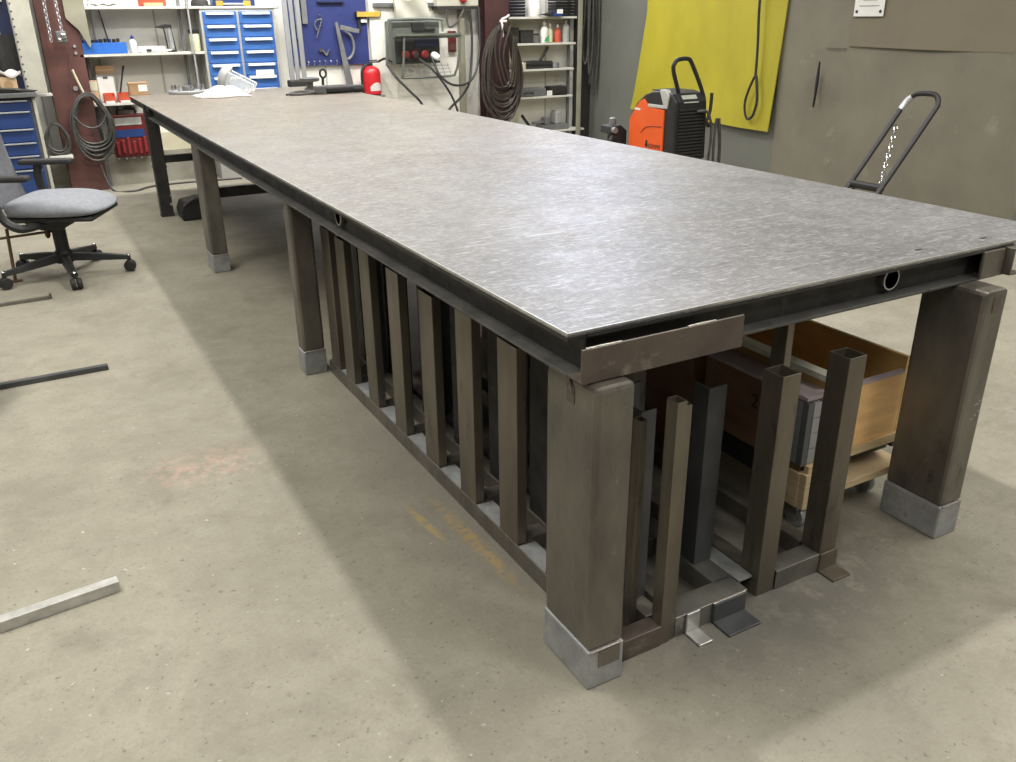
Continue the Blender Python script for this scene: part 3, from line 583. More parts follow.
def cushion(cx, hw, hd, z0, z1, droop=.02):
    mb = MB(); nu, nv = 10, 10
    def f(sg):
        def q(u, v):
            a, b = 2 * u - 1, 2 * v - 1
            # squircle mapping
            x = a * math.sqrt(1 - b * b * .30); y = b * math.sqrt(1 - a * a * .30)
            e = 1 - max(abs(a), abs(b)) ** 6
            zz = (z1 - .022 + .022 * e - droop * max(0, a) ** 2 * 1.5 + .012 * abs(b) ** 2) if sg > 0 else z0 + .02 * (1 - e)
            return (cx + x * hd, y * hw, zz)
        return q
    mb.grid(f(1), nu, nv); mb.grid(f(-1), nu, nv)
    # side skirt
    up = [v for v in mb.bm.verts]
    n = (nu + 1) * (nv + 1)
    def vid(o, i, j): return up[o + i * (nv + 1) + j]
    loop = [(i, 0) for i in range(nu)] + [(nu, j) for j in range(nv)] + [(i, nv) for i in range(nu, 0, -1)] + [(0, j) for j in range(nv, 0, -1)]
    for p, q in zip(loop, loop[1:] + loop[:1]):
        mb.bm.faces.new((vid(0, *p), vid(0, *q), vid(n, *q), vid(n, *p)))
    return mb
obj('seat', cushion(.05 * k, .24 * k, .25 * k, .345 * k, .428 * k, .03), 'fabric', CH, smooth=True, sub=1)
obj('seat_pan', MB().box(-.17 * k, .26 * k, -.20 * k, .20 * k, .325 * k, .35 * k), 'black', CH, bev=.02)
def backf(off):
    def q(u, v):
        a = 2 * v - 1
        z = (.36 + .50 * u) * k
        hw = (.17 + .07 * math.sin(PI * (.15 + .75 * u))) * k * (1 - .25 * max(0, u - .75) / .25 * abs(a))
        x = (-.235 - .05 * u - .05 * math.sin(PI * u * .9) + .05 * a * a) * k + off
        zz = z - .10 * k * a * a * max(0, (u - .55))
        return (x, a * hw, zz)
    return q
obj('backrest', MB().grid(backf(0), 14, 10, .055, (1, 0, 0)), 'fabric_shaded', CH, smooth=True, sub=1)
obj('back_shell', MB().grid(backf(-.058), 14, 10, .02, (1, 0, 0)), 'black', CH, smooth=True)
obj('back_bar', MB().tube([(-.05 * k, 0, .31 * k), (-.22 * k, 0, .305 * k), (-.335 * k, 0, .35 * k), (-.37 * k, 0, .52 * k)], .022, 8), 'black', CH, smooth=True)
for s in (-1, 1):
    y = s * .275 * k
    ar = obj('armrest', MB().tube([(.0 * k, s * .16 * k, .315 * k), (-.06 * k, s * .27 * k, .315 * k), (-.13 * k, y, .36 * k), (-.16 * k, y, .46 * k), (-.15 * k, y, .545 * k)], .026, 8), 'black', CH, smooth=True)
    obj('arm_pad', MB().box(-.24 * k, .03 * k, y - .035 * k, y + .035 * k, .545 * k, .572 * k), 'rubber', ar, bev=.012)

# ------------------------------------------------------------------ orange welder
WX, WY = 3.685, 4.13
Wd = thing('welding_machine', 'orange and black welding power source on a cart in front of the yellow sheet', 'welding machine', (WX, WY, 0))
side = [(0.02, .36), (.60, .36), (.60, .70), (.50, .83), (.40, .895), (.30, .925), (.16, .935), (.06, .915), (.0, .86), (.0, .40)]
obj('body', MB().ext(side, (.015, 0, 0), Y, Z, X, .32), 'black', Wd, bev=.012)
orange = [(.13, .38), (.585, .38), (.585, .69), (.46, .835), (.40, .86), (.33, .80), (.13, .79)]
sp = obj('side_panel', MB().ext(orange, (.003, 0, 0), Y, Z, X, .014), 'orange', Wd, bev=.003); sp['label'] = 'orange side panel'
obj('side_groove', MB().tube([(.004, .42, .585), (.002, .36, .635), (.002, .27, .655), (.002, .15, .66)], .006, 6), mat('dark_orange', (.52, .07, .012)), sp)
obj('badge', MB().box(-.001, .003, .44, .51, .765, .782), 'white', sp)
obj('emblem', MB().lathe([(.018, 0), (.018, .003)], (.003, .335, .495), NX, 14).lathe([(.013, 0), (.013, .003)], (.003, .335, .522), NX, 14), 'black', sp)
text('lettering', 'KEMPPI', .050, 'black', sp, (.0025, .31, .475), (PI / 2, 0, -PI / 2), .001)
obj('collar', MB().ext([(.10, .80), (.135, .80), (.20, .93), (.20, .945), (.13, .945), (.08, .90)], (.004, 0, 0), Y, Z, X, .05), 'grey_paint', Wd, bev=.006)
obj('pale_strip', MB().box(.0, .014, .13, .34, .800, .826), 'grey_paint', Wd, bev=.004)
obj('recess', MB().box(.05, .30, .18, .36, .925, .935), 'rubber', Wd, bev=.003)
fr_ = MB()
for i in range(16): fr_.box(.05, .31, -.014, .0, .40 + .026 * i, .414 + .026 * i)
obj('grille', fr_, 'rubber', Wd, bev=.001)
pn = obj('control_panel', MB().ext([(-.006, .79), (-.006, .862), (.055, .922), (.06, .90), (.0, .79)], (.05, 0, 0), Y, Z, X, .21), 'black', Wd, bev=.003)
obj('display', MB().ext([(-.008, .850), (-.004, .850), (.040, .900), (.036, .906)], (.09, -.004, 0), Y, Z, X, .15), 'screen', pn)
cart = obj('cart', MB().box(-.03, .38, -.05, .72, .14, .17).box(.01, .34, .02, .60, .17, .36), 'grey_dark', Wd, bev=.004)
for sx in (-.05, .40):
    obj('cart_wheel', MB().lathe([(.04, -.022), (.10, -.022), (.11, -.012), (.11, .012), (.10, .022), (.04, .022)], (sx, .58, .112), X, 22), 'rubber', cart, smooth=True)
for sx in (.02, .33):
    obj('caster', MB().lathe([(.02, -.016), (.062, -.016), (.068, 0), (.062, .016), (.02, .016)], (sx, .04, .07), X, 18).box(sx - .02, sx + .02, .02, .06, .10, .14), 'rubber', cart, smooth=True)
obj('cart_handle', MB().tube([(.13, .10, .84), (.10, .085, .93), (.03, .075, 1.09), (.035, .07, 1.15), (.075, .07, 1.175), (.17, .07, 1.175), (.215, .07, 1.13), (.315, .055, .94), (.345, .04, .80), (.352, .03, .40)], .017, 10), 'black', Wd, smooth=True)
obj('hook', MB().tube([(.345, -.03, .66), (.30, -.05, .70), (.33, -.05, .78), (.335, -.05, .92)], .014, 8), 'black', Wd, smooth=True)
obj('torch_cable', MB().tube([(.22, -.02, .78), (.30, -.06, .77), (.345, -.07, .60), (.33, -.06, .30)], .011, 8).tube([(.40, -.06, .72), (.375, -.075, .5), (.40, -.07, .2)], .011, 8).tube([(.42, -.06, .72), (.44, -.075, .5), (.455, -.07, .18)], .014, 8), 'hose', Wd, smooth=True)
wf = obj('wire_feeder', MB().ext([(-.02, .42), (-.02, .58), (-.09, .63), (-.19, .62), (-.20, .56), (-.12, .54), (-.12, .42)], (.06, .66, 0), X, Z, Y, .16), 'black', Wd, bev=.01)
obj('knob', MB().lathe([(.03, 0), (.03, .05), (.02, .06)], (-.06, .74, .625), Z, 12), 'alu_dark', wf, smooth=True)
obj('knob', MB().lathe([(.025, 0), (.025, .04)], (-.11, .66, .59), NY, 12), 'alu_dark', wf, smooth=True)
obj('hose_loop', MB().tube([(-.02, .70, .56), (-.12, .66, .53), (-.16, .64, .42), (-.08, .64, .36), (0, .68, .40)], .018, 8).tube([(-.02, .74, .50), (-.09, .70, .47), (-.10, .70, .36), (0, .72, .30)], .015, 8), 'rubber', wf, smooth=True)

# ------------------------------------------------------------------ hand truck
HT = thing('hand_truck', 'black tube hand truck with a chain leaning back before the grey wall', 'hand truck', (3.15, 2.165, 0))
hx = .52
def ht(s, z): return (s, z)
rail_pts = lambda y: [(0.0, y, .10), (.45, y, .51)]
obj('frame', MB().tube([(-.02, .115, .08), (.25, .115, .32), (.45, .115, .515), (.80, .115, .92), (.85, .108, .985), (.875, .07, 1.03), (.885, 0, 1.04), (.88, -.07, 1.035), (.86, -.108, .99), (.80, -.115, .92), (.45, -.115, .515), (.25, -.115, .32), (-.02, -.115, .08)], .016, 10, sub=4), 'black', HT, smooth=True)
obj('crossbar', MB().rod((.46, -.115, .515), (.46, .115, .515), .024), 'black', HT)
obj('crossbar', MB().rod((.2, -.115, .275), (.2, .115, .275), .014), 'black', HT)
obj('toe_plate', MB().box(-.22, .0, -.17, .17, .0, .012).box(-.03, -.015, -.15, .15, .0, .12), 'black', HT, bev=.003)
for s in (-1, 1):
    obj('wheel', MB().lathe([(.03, -.025), (.10, -.025), (.12, -.012), (.12, .012), (.10, .025), (.03, .025)], (.12, s * .19, .12), Y, 22), 'rubber', HT, smooth=True)
obj('axle', MB().rod((.12, -.19, .12), (.12, .19, .12), .012), 'alu_dark', HT)
obj('support_leg', MB().rod((.46, -.10, .515), (.62, -.10, .01), .011).rod((.46, .10, .515), (.62, .10, .01), .011).rod((.62, -.10, .012), (.62, .10, .012), .011), 'black', HT)
obj('tape_wrap', MB().tube([(.815, .114, .94), (.85, .108, .985), (.868, .085, 1.015)], .0185, 10, sub=4), 'alu', HT, smooth=True)
cb = MB()
def chain(mb, a, b, n, r, rt):
    a, b = V(*a), V(*b); d = (b - a).normalized(); L_ = (b - a).length
    u0 = d.orthogonal().normalized(); v0 = d.cross(u0)
    for i in range(n):
        c = a + (b - a) * ((i + .5) / n); side = u0 if i % 2 else v0; h = L_ / n * .62
        mb.tube([tuple(c + d * (h * math.cos(t)) + side * (r * math.sin(t))) for t in [2 * PI * q / 8 for q in range(8)]], rt, 5, closed=True, sub=1)
chain(cb, (.76, .085, .85), (.50, -.06, .43), 16, .010, .0042)
obj('chain', cb, 'chrome', HT, smooth=True)

# ------------------------------------------------------------------ right wall hangings
def wav(y, z): return .012 * math.sin(y * 5.1 + z * 1.2) + .006 * math.sin(y * 11 + 1)
def yel(u, v):
    z = .445 + 1.95 * v
    yr = 4.815 - .11 * min(v, 1)
    ylft = 7.06 - .25 * min(1, v / .55) ** .8 + .02 * v
    y = ylft + (yr - ylft) * u
    return (XR - .05 - .6 * wav(y, z) - .03 * (1 - v) ** 3 * u, y, z + .03 * (1 - u) * (1 - v))
tag(obj('yellow_sheet', MB().grid(yel, 30, 16, .012, (-1, 0, 0)), 'yellow', smooth=True), 'large yellow sheet hanging on the grey wall behind the welding machine', 'sheet')
st = thing('lifting_strap', 'black lifting strap hanging in front of the yellow sheet', 'strap', (XR - .125, 5.005, 0))
obj('hanger', MB().rod((0, .04, 2.2), (.12, .04, 2.2), .010), 'alu_dark', st)
obj('webbing', MB().tube([(.01, .04, 2.2), (0, .03, 1.6), (0, .0, 1.2), (0, -.01, .93)], .014, 6), 'rubber', st, smooth=True)
obj('loop', MB().tube([(0, -.01, .95), (0, .07, .80), (0, .10, .68), (0, .07, .57), (0, .02, .55), (0, -.03, .60), (0, -.06, .72), (0, -.04, .86)], .013, 6, closed=True), 'rubber', st, smooth=True)
def upp(u, v):
    y = 4.03 - 6.0 * u; z = 1.235 + 1.6 * v
    return (XR - .030 - wav(y * .7, z) * .5, y + .02 * v, z - .012 * math.sin(u * 8) * (1 - v))
up = tag(obj('wall_panel', MB().grid(upp, 30, 6, .010, (-1, 0, 0)), 'curtain2', smooth=True), 'brownish grey panel hung high on the right wall, with the notice on its corner', 'panel')
def low(u, v):
    y = 4.80 - 6.7 * u; z = 2.6 * v
    tear = math.exp(-((z - .9) / .18) ** 2) * math.exp(-((y - 4.27) / .10) ** 2)
    return (XR - .016 - .035 * tear - wav(y, z) * .35 - .008 * math.sin(y * 2.3 + z * 2.1), y + .05 * (v - .3), z)
lp = tag(obj('wall_panel', MB().grid(low, 70, 30, .006, (-1, 0, 0)), 'curtain3', smooth=True), 'large warm grey sheet on the right wall behind the hand truck, with a torn slit', 'panel')
sl = MB().ext([(0, 0), (.012, .10), (.020, .25), (.012, .385), (0, .25)], (XR - .075, 4.30, .715), (0, -1, .0), Z, X, .02)
obj('torn_slit', sl, 'black', lp)
obj('crease', MB().box(XR - .034, XR - .026, 4.04, 4.27, 1.212, 1.216), 'rubber', lp)
NT = thing('paper_notice', 'white paper notice pinned to the upper corner of the brownish wall panel', 'notice', (XR - .046, 3.855, 1.47))
obj('sheet', MB().box(-.004, 0, -.148, .148, 0, .42), 'paper', NT)
for s in (-.118, .118): obj('pin', MB().lathe([(.013, 0), (.011, .006)], (-.004, s, .037), NX, 12), 'black', NT)
pr = MB()
for i in range(7):
    w_ = (.10, .07, .085, .05, .095, .08, .06)[i]
    pr.box(-.0055, -.004, -w_, w_, .075 + i * .045, .085 + i * .045)
obj('print', pr, 'print', NT)

# ------------------------------------------------------------------ columns and services on the back wall
def column(x0, x1, y0, y1, m, label):
    c = thing('steel_column', label, 'column', (0, 0, 0))
    t = .022
    obj('flange', MB().box(x0, x1, y0, y0 + t, 0, 3.4), m, c, bev=.003)
    obj('flange', MB().box(x0, x1, y1 - t, y1, 0, 3.4), m, c, bev=.003)
    xm = (x0 + x1) / 2
    obj('web', MB().box(xm - .01, xm + .01, y0 + t, y1 - t, 0, 3.4), m, c)
    return c
c1 = column(-.56, -.235, 7.72, 7.895, 'red_col', 'red brown painted steel column at the left with coiled hoses hung on it')
obj('stiffener', MB().ext([(-.16, 0), (.0, .95), (.12, .0), (.10, .0), (.0, .85), (-.13, .0)], (-.36, 7.715, .28), X, Z, Y, .006), 'red_col', c1)
obj('bolt', MB().lathe([(.022, 0), (.02, .014)], (-.36, 7.72, .93), NY, 10).lathe([(.014, 0), (.013, .012)], (-.30, 7.72, 1.29), NY, 8).lathe([(.014, 0), (.013, .012)], (-.30, 7.72, 1.23), NY, 8), 'alu', c1, smooth=True)
column(3.90, 4.20, 7.72, 7.9, 'dark_red', 'dark red steel column right of the socket cabinet, carrying the big hose bundle')
tag(obj('olive_chute', MB().ext([(-.04, 1.52), (-.04, 2.3), (.13, 2.3), (.13, 1.30), (.115, 1.27), (.05, 1.42)], (-.29, 7.69, 0), X, Z, Y, .018), 'olive', bev=.003), 'olive grey sheet metal flap hanging beside the red column', 'flap')
cn = thing('chain_hoist', 'pair of hoist chains with a steel block hanging before the red column', 'hoist', (-.43, 7.62, 0))
c_ = MB(); chain(c_, (-.04, 0, 2.3), (-.055, 0, 1.33), 34, .012, .005); obj('chain', c_, 'alu', cn, smooth=True)
c_ = MB(); chain(c_, (.03, 0, 2.3), (.045, 0, 1.42), 30, .012, .005); obj('chain', c_, 'alu', cn, smooth=True)
obj('bracket', MB().box(-.08, .09, -.01, .0995, 2.26, 2.30), 'grey_dark', cn)
obj('block', MB().box(-.01, .075, -.025, .025, 1.32, 1.42), 'grey_dark', cn, bev=.012)
obj('sheave', MB().lathe([(.02, 0), (.024, .012), (.008, .018)], (.05, -.025, 1.38), NY, 14).lathe([(.016, 0), (.018, .012), (.006, .018)], (.015, -.025, 1.345), NY, 14), 'chrome', cn, smooth=True)

def coil(name, label, cx, y, cz, rx, rz_, n, r, m, grp, jit=.02, tail=True):
    t = thing(name, label, 'hose', (cx, y, cz), 0, grp)
    for i in range(n):
        a = .012 * (i % 4) - .018; sx = rx * (1 + random.uniform(-jit, jit) * 3) ; sz = rz_ * (1 + random.uniform(-jit, jit) * 3)
        dz = -rz_ * .12 * random.random(); ph = random.random() * 6
        pts = [(sx * math.sin(q) * (1 - .22 * math.cos(q)) + .006 * math.sin(3 * q + ph), a + .008 * math.sin(2 * q + ph), dz + sz * math.cos(q) - (sz - rz_)) for q in [2 * PI * j / 14 for j in range(14)]]
        obj('hose_turn', MB().tube(pts, r, 7, closed=True, sub=3), m, t, smooth=True)
    return t
h1 = coil('hose_coil', 'black cable coil hanging on a white tie from the red column', -.285, 7.655, .635, .155, .26, 15, .0095, 'hose', 'coiled hoses at the columns', .05)
obj('tie', MB().tube([(-.02, .0, .26), (-.05, .0, .36), (-.075, .0, .46)], .010, 6), 'cream', h1)
obj('loose_turn', MB().tube([(-.14, -.03, .06), (-.08, -.035, -.02), (.0, -.035, -.05), (.08, -.035, -.02), (.13, -.03, .06)], .009, 7), 'hose', h1, smooth=True)
h2 = coil('hose_coil', 'thin black cable coil standing low on the ledge beside the blue drawers', -.60, 7.64, .515, .088, .14, 9, .008, 'hose', 'coiled hoses at the columns', .04)
h3 = coil('hose_coil', 'large bundle of brown black welding hoses on the dark red column', 4.02, 7.56, .985, .205, .42, 24, .0125, 'hose_brown', 'coiled hoses at the columns', .08)
obj('tie', MB().tube([(-.02, -.05, .30), (-.02, -.055, .40), (-.03, -.05, .47), (.04, -.03, .50), (.09, .0, .52)], .012, 6).tube([(-.05, -.05, .46), (.03, -.05, .46)], .014, 6), 'white', h3)
for q in range(3):
    obj('hanging_strand', MB().tube([(-.10 + .09 * q, -.06, .42), (-.12 + .05 * q, -.065, .1), (-.03 + .06 * q, -.065, -.22), (.08 + .03 * q, -.06, -.10), (.12 + .02 * q, -.05, .3)], .011, 7), 'hose_brown', h3, smooth=True)
tag(obj('ledge', MB().box(-.695, -.50, 7.56, 7.715, .335, .362), 'shelf', bev=.003), 'pale ledge carrying the thin cable coil at the red column', 'ledge')
tag(obj('ledge', MB().box(-.695, -.565, 7.56, 7.715, .885, .905), 'shelf', bev=.003), 'small white ledge sticking out beside the blue drawer bench top', 'ledge')

# left workbench with drawers
WB = thing('drawer_bench', 'dark blue drawer bench with a perforated beige side at the far left', 'workbench', (0, 0, 0))
obj('carcass', MB().box(-1.75, -.745, 7.30, 7.70, .0, .90), 'grey_dark', WB)
for i, (z0, z1) in enumerate(((.80, .885), (.655, .795), (.54, .65), (.43, .535), (.315, .425), (.06, .305))):
    d = obj('drawer', MB().box(-1.72, -.765, 7.278, 7.30, z0, z1), 'navy', WB, bev=.004)
    obj('handle', MB().box(-1.70, -.78, 7.262, 7.278, z1 - .014, z1 - .002), 'alu', d, bev=.002)
obj('worktop', MB().box(-1.80, -.70, 7.24, 7.72, .905, .945), 'grey_dark', WB, bev=.006)
sd = obj('side_panel', MB().box(-.742, -.715, 7.28, 7.70, .0, .90).box(-.76, -.60, 7.50, 7.52, .92, 2.2), 'beige', WB, bev=.004)
ph = MB()
for i in range(16): ph.lathe([(.008, 0), (.008, .003)], (-.748, 7.50, .98 + .06 * i), NY, 6)
obj('hole', ph, 'black', sd)['kind'] = 'stuff'
obj('backboard', MB().box(-1.75, -.765, 7.66, 7.69, .945, 2.2), 'peg_dark', WB)
obj('lip', MB().box(-1.75, -.80, 7.64, 7.66, 1.655, 1.70), 'cream', WB)
tag(obj('notice_card', MB().box(-.96, -.865, 7.652, 7.658, 1.38, 1.54), 'paper'), 'white card on the dark backboard above the blue drawer bench', 'card')
sk = thing('black_sack', 'black rubber apron hanging over the blue drawer bench', 'apron', (-.90, 7.62, 0))
obj('body', MB().grid(lambda u, v: (-.13 + .26 * u, .02 * math.sin(u * 9) - .02, 1.12 + .28 * v - .03 * math.sin(u * PI) * (1 - v)), 12, 6, .02, (0, -1, 0)), 'rubber', sk, smooth=True)
obj('hanger', MB().rod((0, 0, 1.38), (0, .035, 1.42), .006), 'alu', sk)
for i, (x, y, w, d, h, m, lb) in enumerate(((-.89, 7.38, .13, .10, .125, 'card_pale', 'small pale cardboard box on the left bench top'), (-1.05, 7.40, .12, .10, .10, 'card', 'darker cardboard box on the left bench top at the picture edge'))):
    bx = thing('cardboard_box', lb, 'box', (x, y, .945))
    obj('body', MB().box(-w / 2, w / 2, -d / 2, d / 2, 0, h), m, bx, bev=.003)
    obj('opening', MB().lathe([(.035, 0), (.035, .002)], (0, -d / 2, h * .5), NY, 16), 'card', bx)
rg = MB().grid(lambda u, v: (-.11 + .22 * u, -.06 + .12 * v, .03 + .025 * math.sin(u * 7) * math.cos(v * 5)), 10, 6, .02)
tag(obj('pink_rag', rg, 'cloth', smooth=True, loc=(-.89, 7.38, 1.075)), 'pale pink rag lying on the small boxes on the left bench', 'rag')
ft = thing('flat_tool', 'dark flat tool bag lying along the front of the left bench top', 'tool', (-.93, 7.28, .945))
obj('body', MB().ext([(-.25, 0), (.20, 0), (.25, .012), (.12, .032), (-.10, .05), (-.25, .045)], (0, -.03, 0), X, Z, Y, .07), 'rubber', ft, bev=.008)
obj('strap', MB().tube([(-.15, -.034, .03), (0, -.04, .035), (.12, -.034, .022)], .005, 6), 'hose', ft)

# left wall shelves
def shelfunit(label, shelves, x0, x1, y0, y1, ups, m='shelf', um='alu_dark'):
    s = thing('wall_shelf', label, 'shelf', (0, 0, 0))
    for a, b, z in shelves:
        sh = obj('shelf_board', MB().box(a, b, y0, y1, z - .022, z), m, s, bev=.002)
        obj('underside', MB().box(a + .004, b - .004, y0 + .01, y1, z - .026, z - .022), 'shelf_under', sh)
    for x in ups:
        obj('upright', MB().box(x - .014, x + .014, y1 - .10, y1 - .07, 0.0, 2.3), um, s)
    return s
shelfunit('pale wall shelves on steel uprights above the far left table corner', [(-.27, .705, 1.615), (.715, 1.60, 1.615), (-.27, .705, 1.215), (.715, .83, 1.215), (-.23, .20, .785)], -.27, 1.6, 7.72, 7.995, (-.20, .68, .76))
ub = MB().box(.722, .738, 7.72, 7.735, .0, 2.3)
tag(obj('shelf_upright', ub, 'alu', bev=.002), 'light steel upright post in front of the left wall shelves', 'upright')
tag(obj('wall_cable', MB().tube([(-.02, 7.985, 1.59), (.0, 7.985, 1.45), (.03, 7.985, 1.22)], .005, 6), 'black'), 'thin dark cable down the wall behind the blue bin', 'cable')
# blue open bin with tools
bn = thing('tool_bin', 'bright blue open bin full of small tools on the left shelf', 'bin', (-.045, 7.80, 1.217))
obj('tray', MB().box(-.19, .185, -.07, -.06, 0, .095).box(-.19, .185, .06, .07, 0, .095).box(-.19, -.18, -.06, .06, 0, .095).box(.175, .185, -.06, .06, 0, .095).box(-.18, .175, -.06, .06, 0, .008), 'bin', bn, bev=.002)
random.seed(3)
for i in range(9):
    tt = thing('hand_tool', 'small dark hand tool in the blue shelf bin, %s from the left end' % ORD[i], 'tool', (-.20 + .036 * i - .01, 7.80 + random.uniform(-.03, .03), 1.225), random.random(), 'tools in the blue bin')
    hgt = random.uniform(.105, .125)
    obj('shaft', MB().rod((0, 0, 0), (0, 0, hgt - .03), .005, 6), 'alu_dark', tt)
    obj('head', MB().box(-.014, .014, -.010, .010, hgt - .032, hgt), 'black' if i % 3 else 'navy', tt, bev=.002)
def bottle(label, x, y, z, r, h, m, capm, nz=.25):
    b = thing('bottle', label, 'bottle', (x, y, z))
    obj('body', MB().lathe([(r * .9, 0), (r, .01), (r, h * .58), (r * .8, h * .68), (r * .35, h * .76), (r * .35, h * .80)], (0, 0, 0), Z, 16), m, b, smooth=True)
    obj('cap', MB().lathe([(r * .5, h * .80), (r * .5, h * .9), (r * .25, h * .93), (r * .2, h)], (0, 0, 0), Z, 12), capm, b, smooth=True)
    return b
bottle('small white bottle with a dark blue cap on the left shelf', .205, 7.80, 1.217, .033, .155, 'white', 'blue_cap')
cg = thing('caulking_gun', 'caulking gun with a grey tube standing upright on the left shelf', 'tool', (.555, 7.82, 1.217))
obj('cartridge', MB().rod((0, 0, .03), (-.01, 0, .20), .024, 14), 'alu', cg, smooth=True)
obj('frame', MB().tube([(-.04, 0, .0), (-.045, 0, .10), (-.055, 0, .22)], .007, 6).tube([(.03, 0, .0), (.02, 0, .12), (.01, 0, .22)], .006, 6).box(-.05, .035, -.02, .02, 0, .016), 'black', cg)
obj('trigger', MB().ext([(-.13, .215), (-.05, .205), (.02, .215), (.02, .24), (-.04, .245), (-.13, .225)], (0, -.012, 0), X, Z, Y, .024), 'black', cg, bev=.003)
pb = thing('paper_stack', 'flat white packets lying on the left shelf', 'packet', (.40, 7.80, 1.217))
obj('packet', MB().box(-.14, .10, -.06, .04, 0, .012), 'paper', pb); obj('packet', MB().box(-.05, .13, -.065, .02, .012, .026), 'white', pb)
obj('strip', MB().box(-.09, -.05, -.07, -.02, .012, .03).box(.04, .05, -.067, -.02, .026, .03), 'black', pb)
tag(obj('white_board', MB().box(.25, .50, 7.86, 7.88, 1.217, 1.27), 'white'), 'white board offcut standing behind the packets on the left shelf', 'board')
jr = thing('jar', 'pale yellow jar with a black lid on the shelf beside the blue drawers', 'jar', (.765, 7.79, 1.217))
obj('glass', MB().lathe([(.040, 0), (.046, .01), (.046, .15), (.038, .165)], (0, 0, 0), Z, 18), 'jar_fill', jr, smooth=True)
obj('lid', MB().lathe([(.050, .162), (.052, .168), (.052, .19), (.046, .195)], (0, 0, 0), Z, 18), 'black', jr, smooth=True)
# top shelf things
sc_ = MB().grid(lambda u, v: (-.12 + .24 * u, -.06 + .12 * v, .012 + .025 * abs(math.sin(u * 9 + v * 4))), 12, 6, .01)
tag(obj('white_rag', sc_, 'paper', loc=(0.0, 7.79, 1.617)), 'crumpled white rag on the top left shelf', 'rag')
ob = thing('orange_packet', 'orange red packet on the top left shelf', 'packet', (.43, 7.80, 1.617))
obj('body', MB().box(-.12, .12, -.05, .05, 0, .10), 'redbin', ob, bev=.012); obj('strip', MB().box(-.08, .09, -.052, -.05, .0, .03), 'card_pale', ob)
pw = thing('latch_case', 'blue case with two yellow latches on the shelf above the blue drawers', 'case', (1.17, 7.80, 1.617))
obj('body', MB().box(-.20, .20, -.07, .07, .0, .14), 'navy', pw, bev=.006)
for sx in (-.14, .12): obj('latch', MB().box(sx - .035, sx + .035, -.078, -.07, .0, .045), 'yellowtool', pw, bev=.003)
obj('rim', MB().box(-.11, .09, -.076, -.07, .012, .024), 'white', pw)
bl = thing('work_hat', 'black work hat lying beside the blue case on the upper shelf', 'hat', (.86, 7.80, 1.617))
obj('crown', MB().lathe([(.085, 0), (.08, .04), (.05, .07), (.01, .08)], (0, 0, 0), Z, 16), 'rubber', bl, smooth=True); obj('brim', MB().box(-.02, .14, -.06, .05, 0, .008), 'rubber', bl, bev=.003)
# low shelf: red bins, cardboard, white container
for i, (x, w) in enumerate(((-.085, .095), (.045, .105))):
    r_ = thing('red_bin', ('open red parts bin at the left end of the low shelf', 'open red parts bin beside the table corner on the low shelf')[i], 'bin', (x, 7.765, .787), 0, 'red bins on the low shelf')
    h = .085
    obj('shell', MB().box(-w / 2, w / 2, -.04, -.034, 0, h * .7).box(-w / 2, w / 2, .05, .056, 0, h).box(-w / 2, -w / 2 + .006, -.034, .05, 0, h).box(w / 2 - .006, w / 2, -.034, .05, 0, h).box(-w / 2, w / 2, -.034, .05, 0, .006), 'redbin', r_)
    obj('label_strip', MB().box(-w * .4, w * .4, -.044, -.04, 0, .018), 'paper', r_)
wc = thing('white_container', 'white rectangular container standing behind the red bins', 'container', (-.085, 7.885, .787))
obj('body', MB().box(-.075, .075, -.05, .05, 0, .235), 'white', wc, bev=.008); obj('lid', MB().box(-.078, .078, -.053, .053, .235, .25), 'print', wc, bev=.003); obj('spout', MB().box(-.02, .02, -.054, -.05, .21, .23), 'grey_dark', wc)
bx = thing('cardboard_box', 'pale cardboard box beside the white container on the low shelf', 'box', (-.195, 7.86, .787))
obj('body', MB().box(-.035, .03, -.05, .05, 0, .20), 'card_pale', bx, bev=.002); obj('flap', MB().box(-.035, .03, -.054, -.05, .11, .19), 'cream', bx)
bx = thing('cardboard_box', 'dark brown cardboard box on top of the white container', 'box', (-.075, 7.885, 1.038))
obj('body', MB().box(-.08, .08, -.045, .045, 0, .075), 'card', bx, bev=.002); obj('tape', MB().box(-.08, .08, -.0455, -.045, .03, .04), 'card_pale', bx)
mk = thing('marker_pen', 'black marker pen leaning on the white container', 'pen', (.02, 7.80, .872))
obj('barrel', MB().rod((0, .0, .0), (.055, .0, .19), .008, 8), 'black', mk); obj('cap', MB().rod((.055, 0, .19), (.068, 0, .235), .010, 8), 'rubber', mk)
# red case hanging
rc = thing('red_case', 'dark red plastic tool case with a handle hung under the low shelf', 'case', (.045, 7.82, .27))
obj('shell', MB().box(-.165, .165, 0, .06, .0, .40), 'dark_case', rc, bev=.012)
obj('window', MB().box(-.12, .12, -.006, 0, .30, .37), 'print', rc, bev=.003)
obj('handle', MB().tube([(-.075, .03, .40), (-.075, .03, .445), (.075, .03, .445), (.075, .03, .40)], .013, 8, sub=2), 'black', rc)
for i in range(6): obj('tool_clip', MB().box(-.14 + .05 * i, -.115 + .05 * i, -.02, 0, .03 + .01 * (i % 2), .15 + .02 * (i % 3)), 'case_red', rc, bev=.004)
obj('insert', MB().box(-.13, .13, -.005, 0, .19, .26), 'navy', rc)
for i in range(5): obj('stud', MB().lathe([(.012, 0), (.010, .018)], (-.14 + .07 * i, .02, 0), NZ, 8), 'alu', rc)
tag(obj('hung_bracket', MB().box(-.02, .02, 7.81, 7.99, .72, .76).box(.07, .11, 7.88, 7.99, .72, .76), 'alu_dark'), 'steel bracket fixing the red case to the wall', 'bracket')
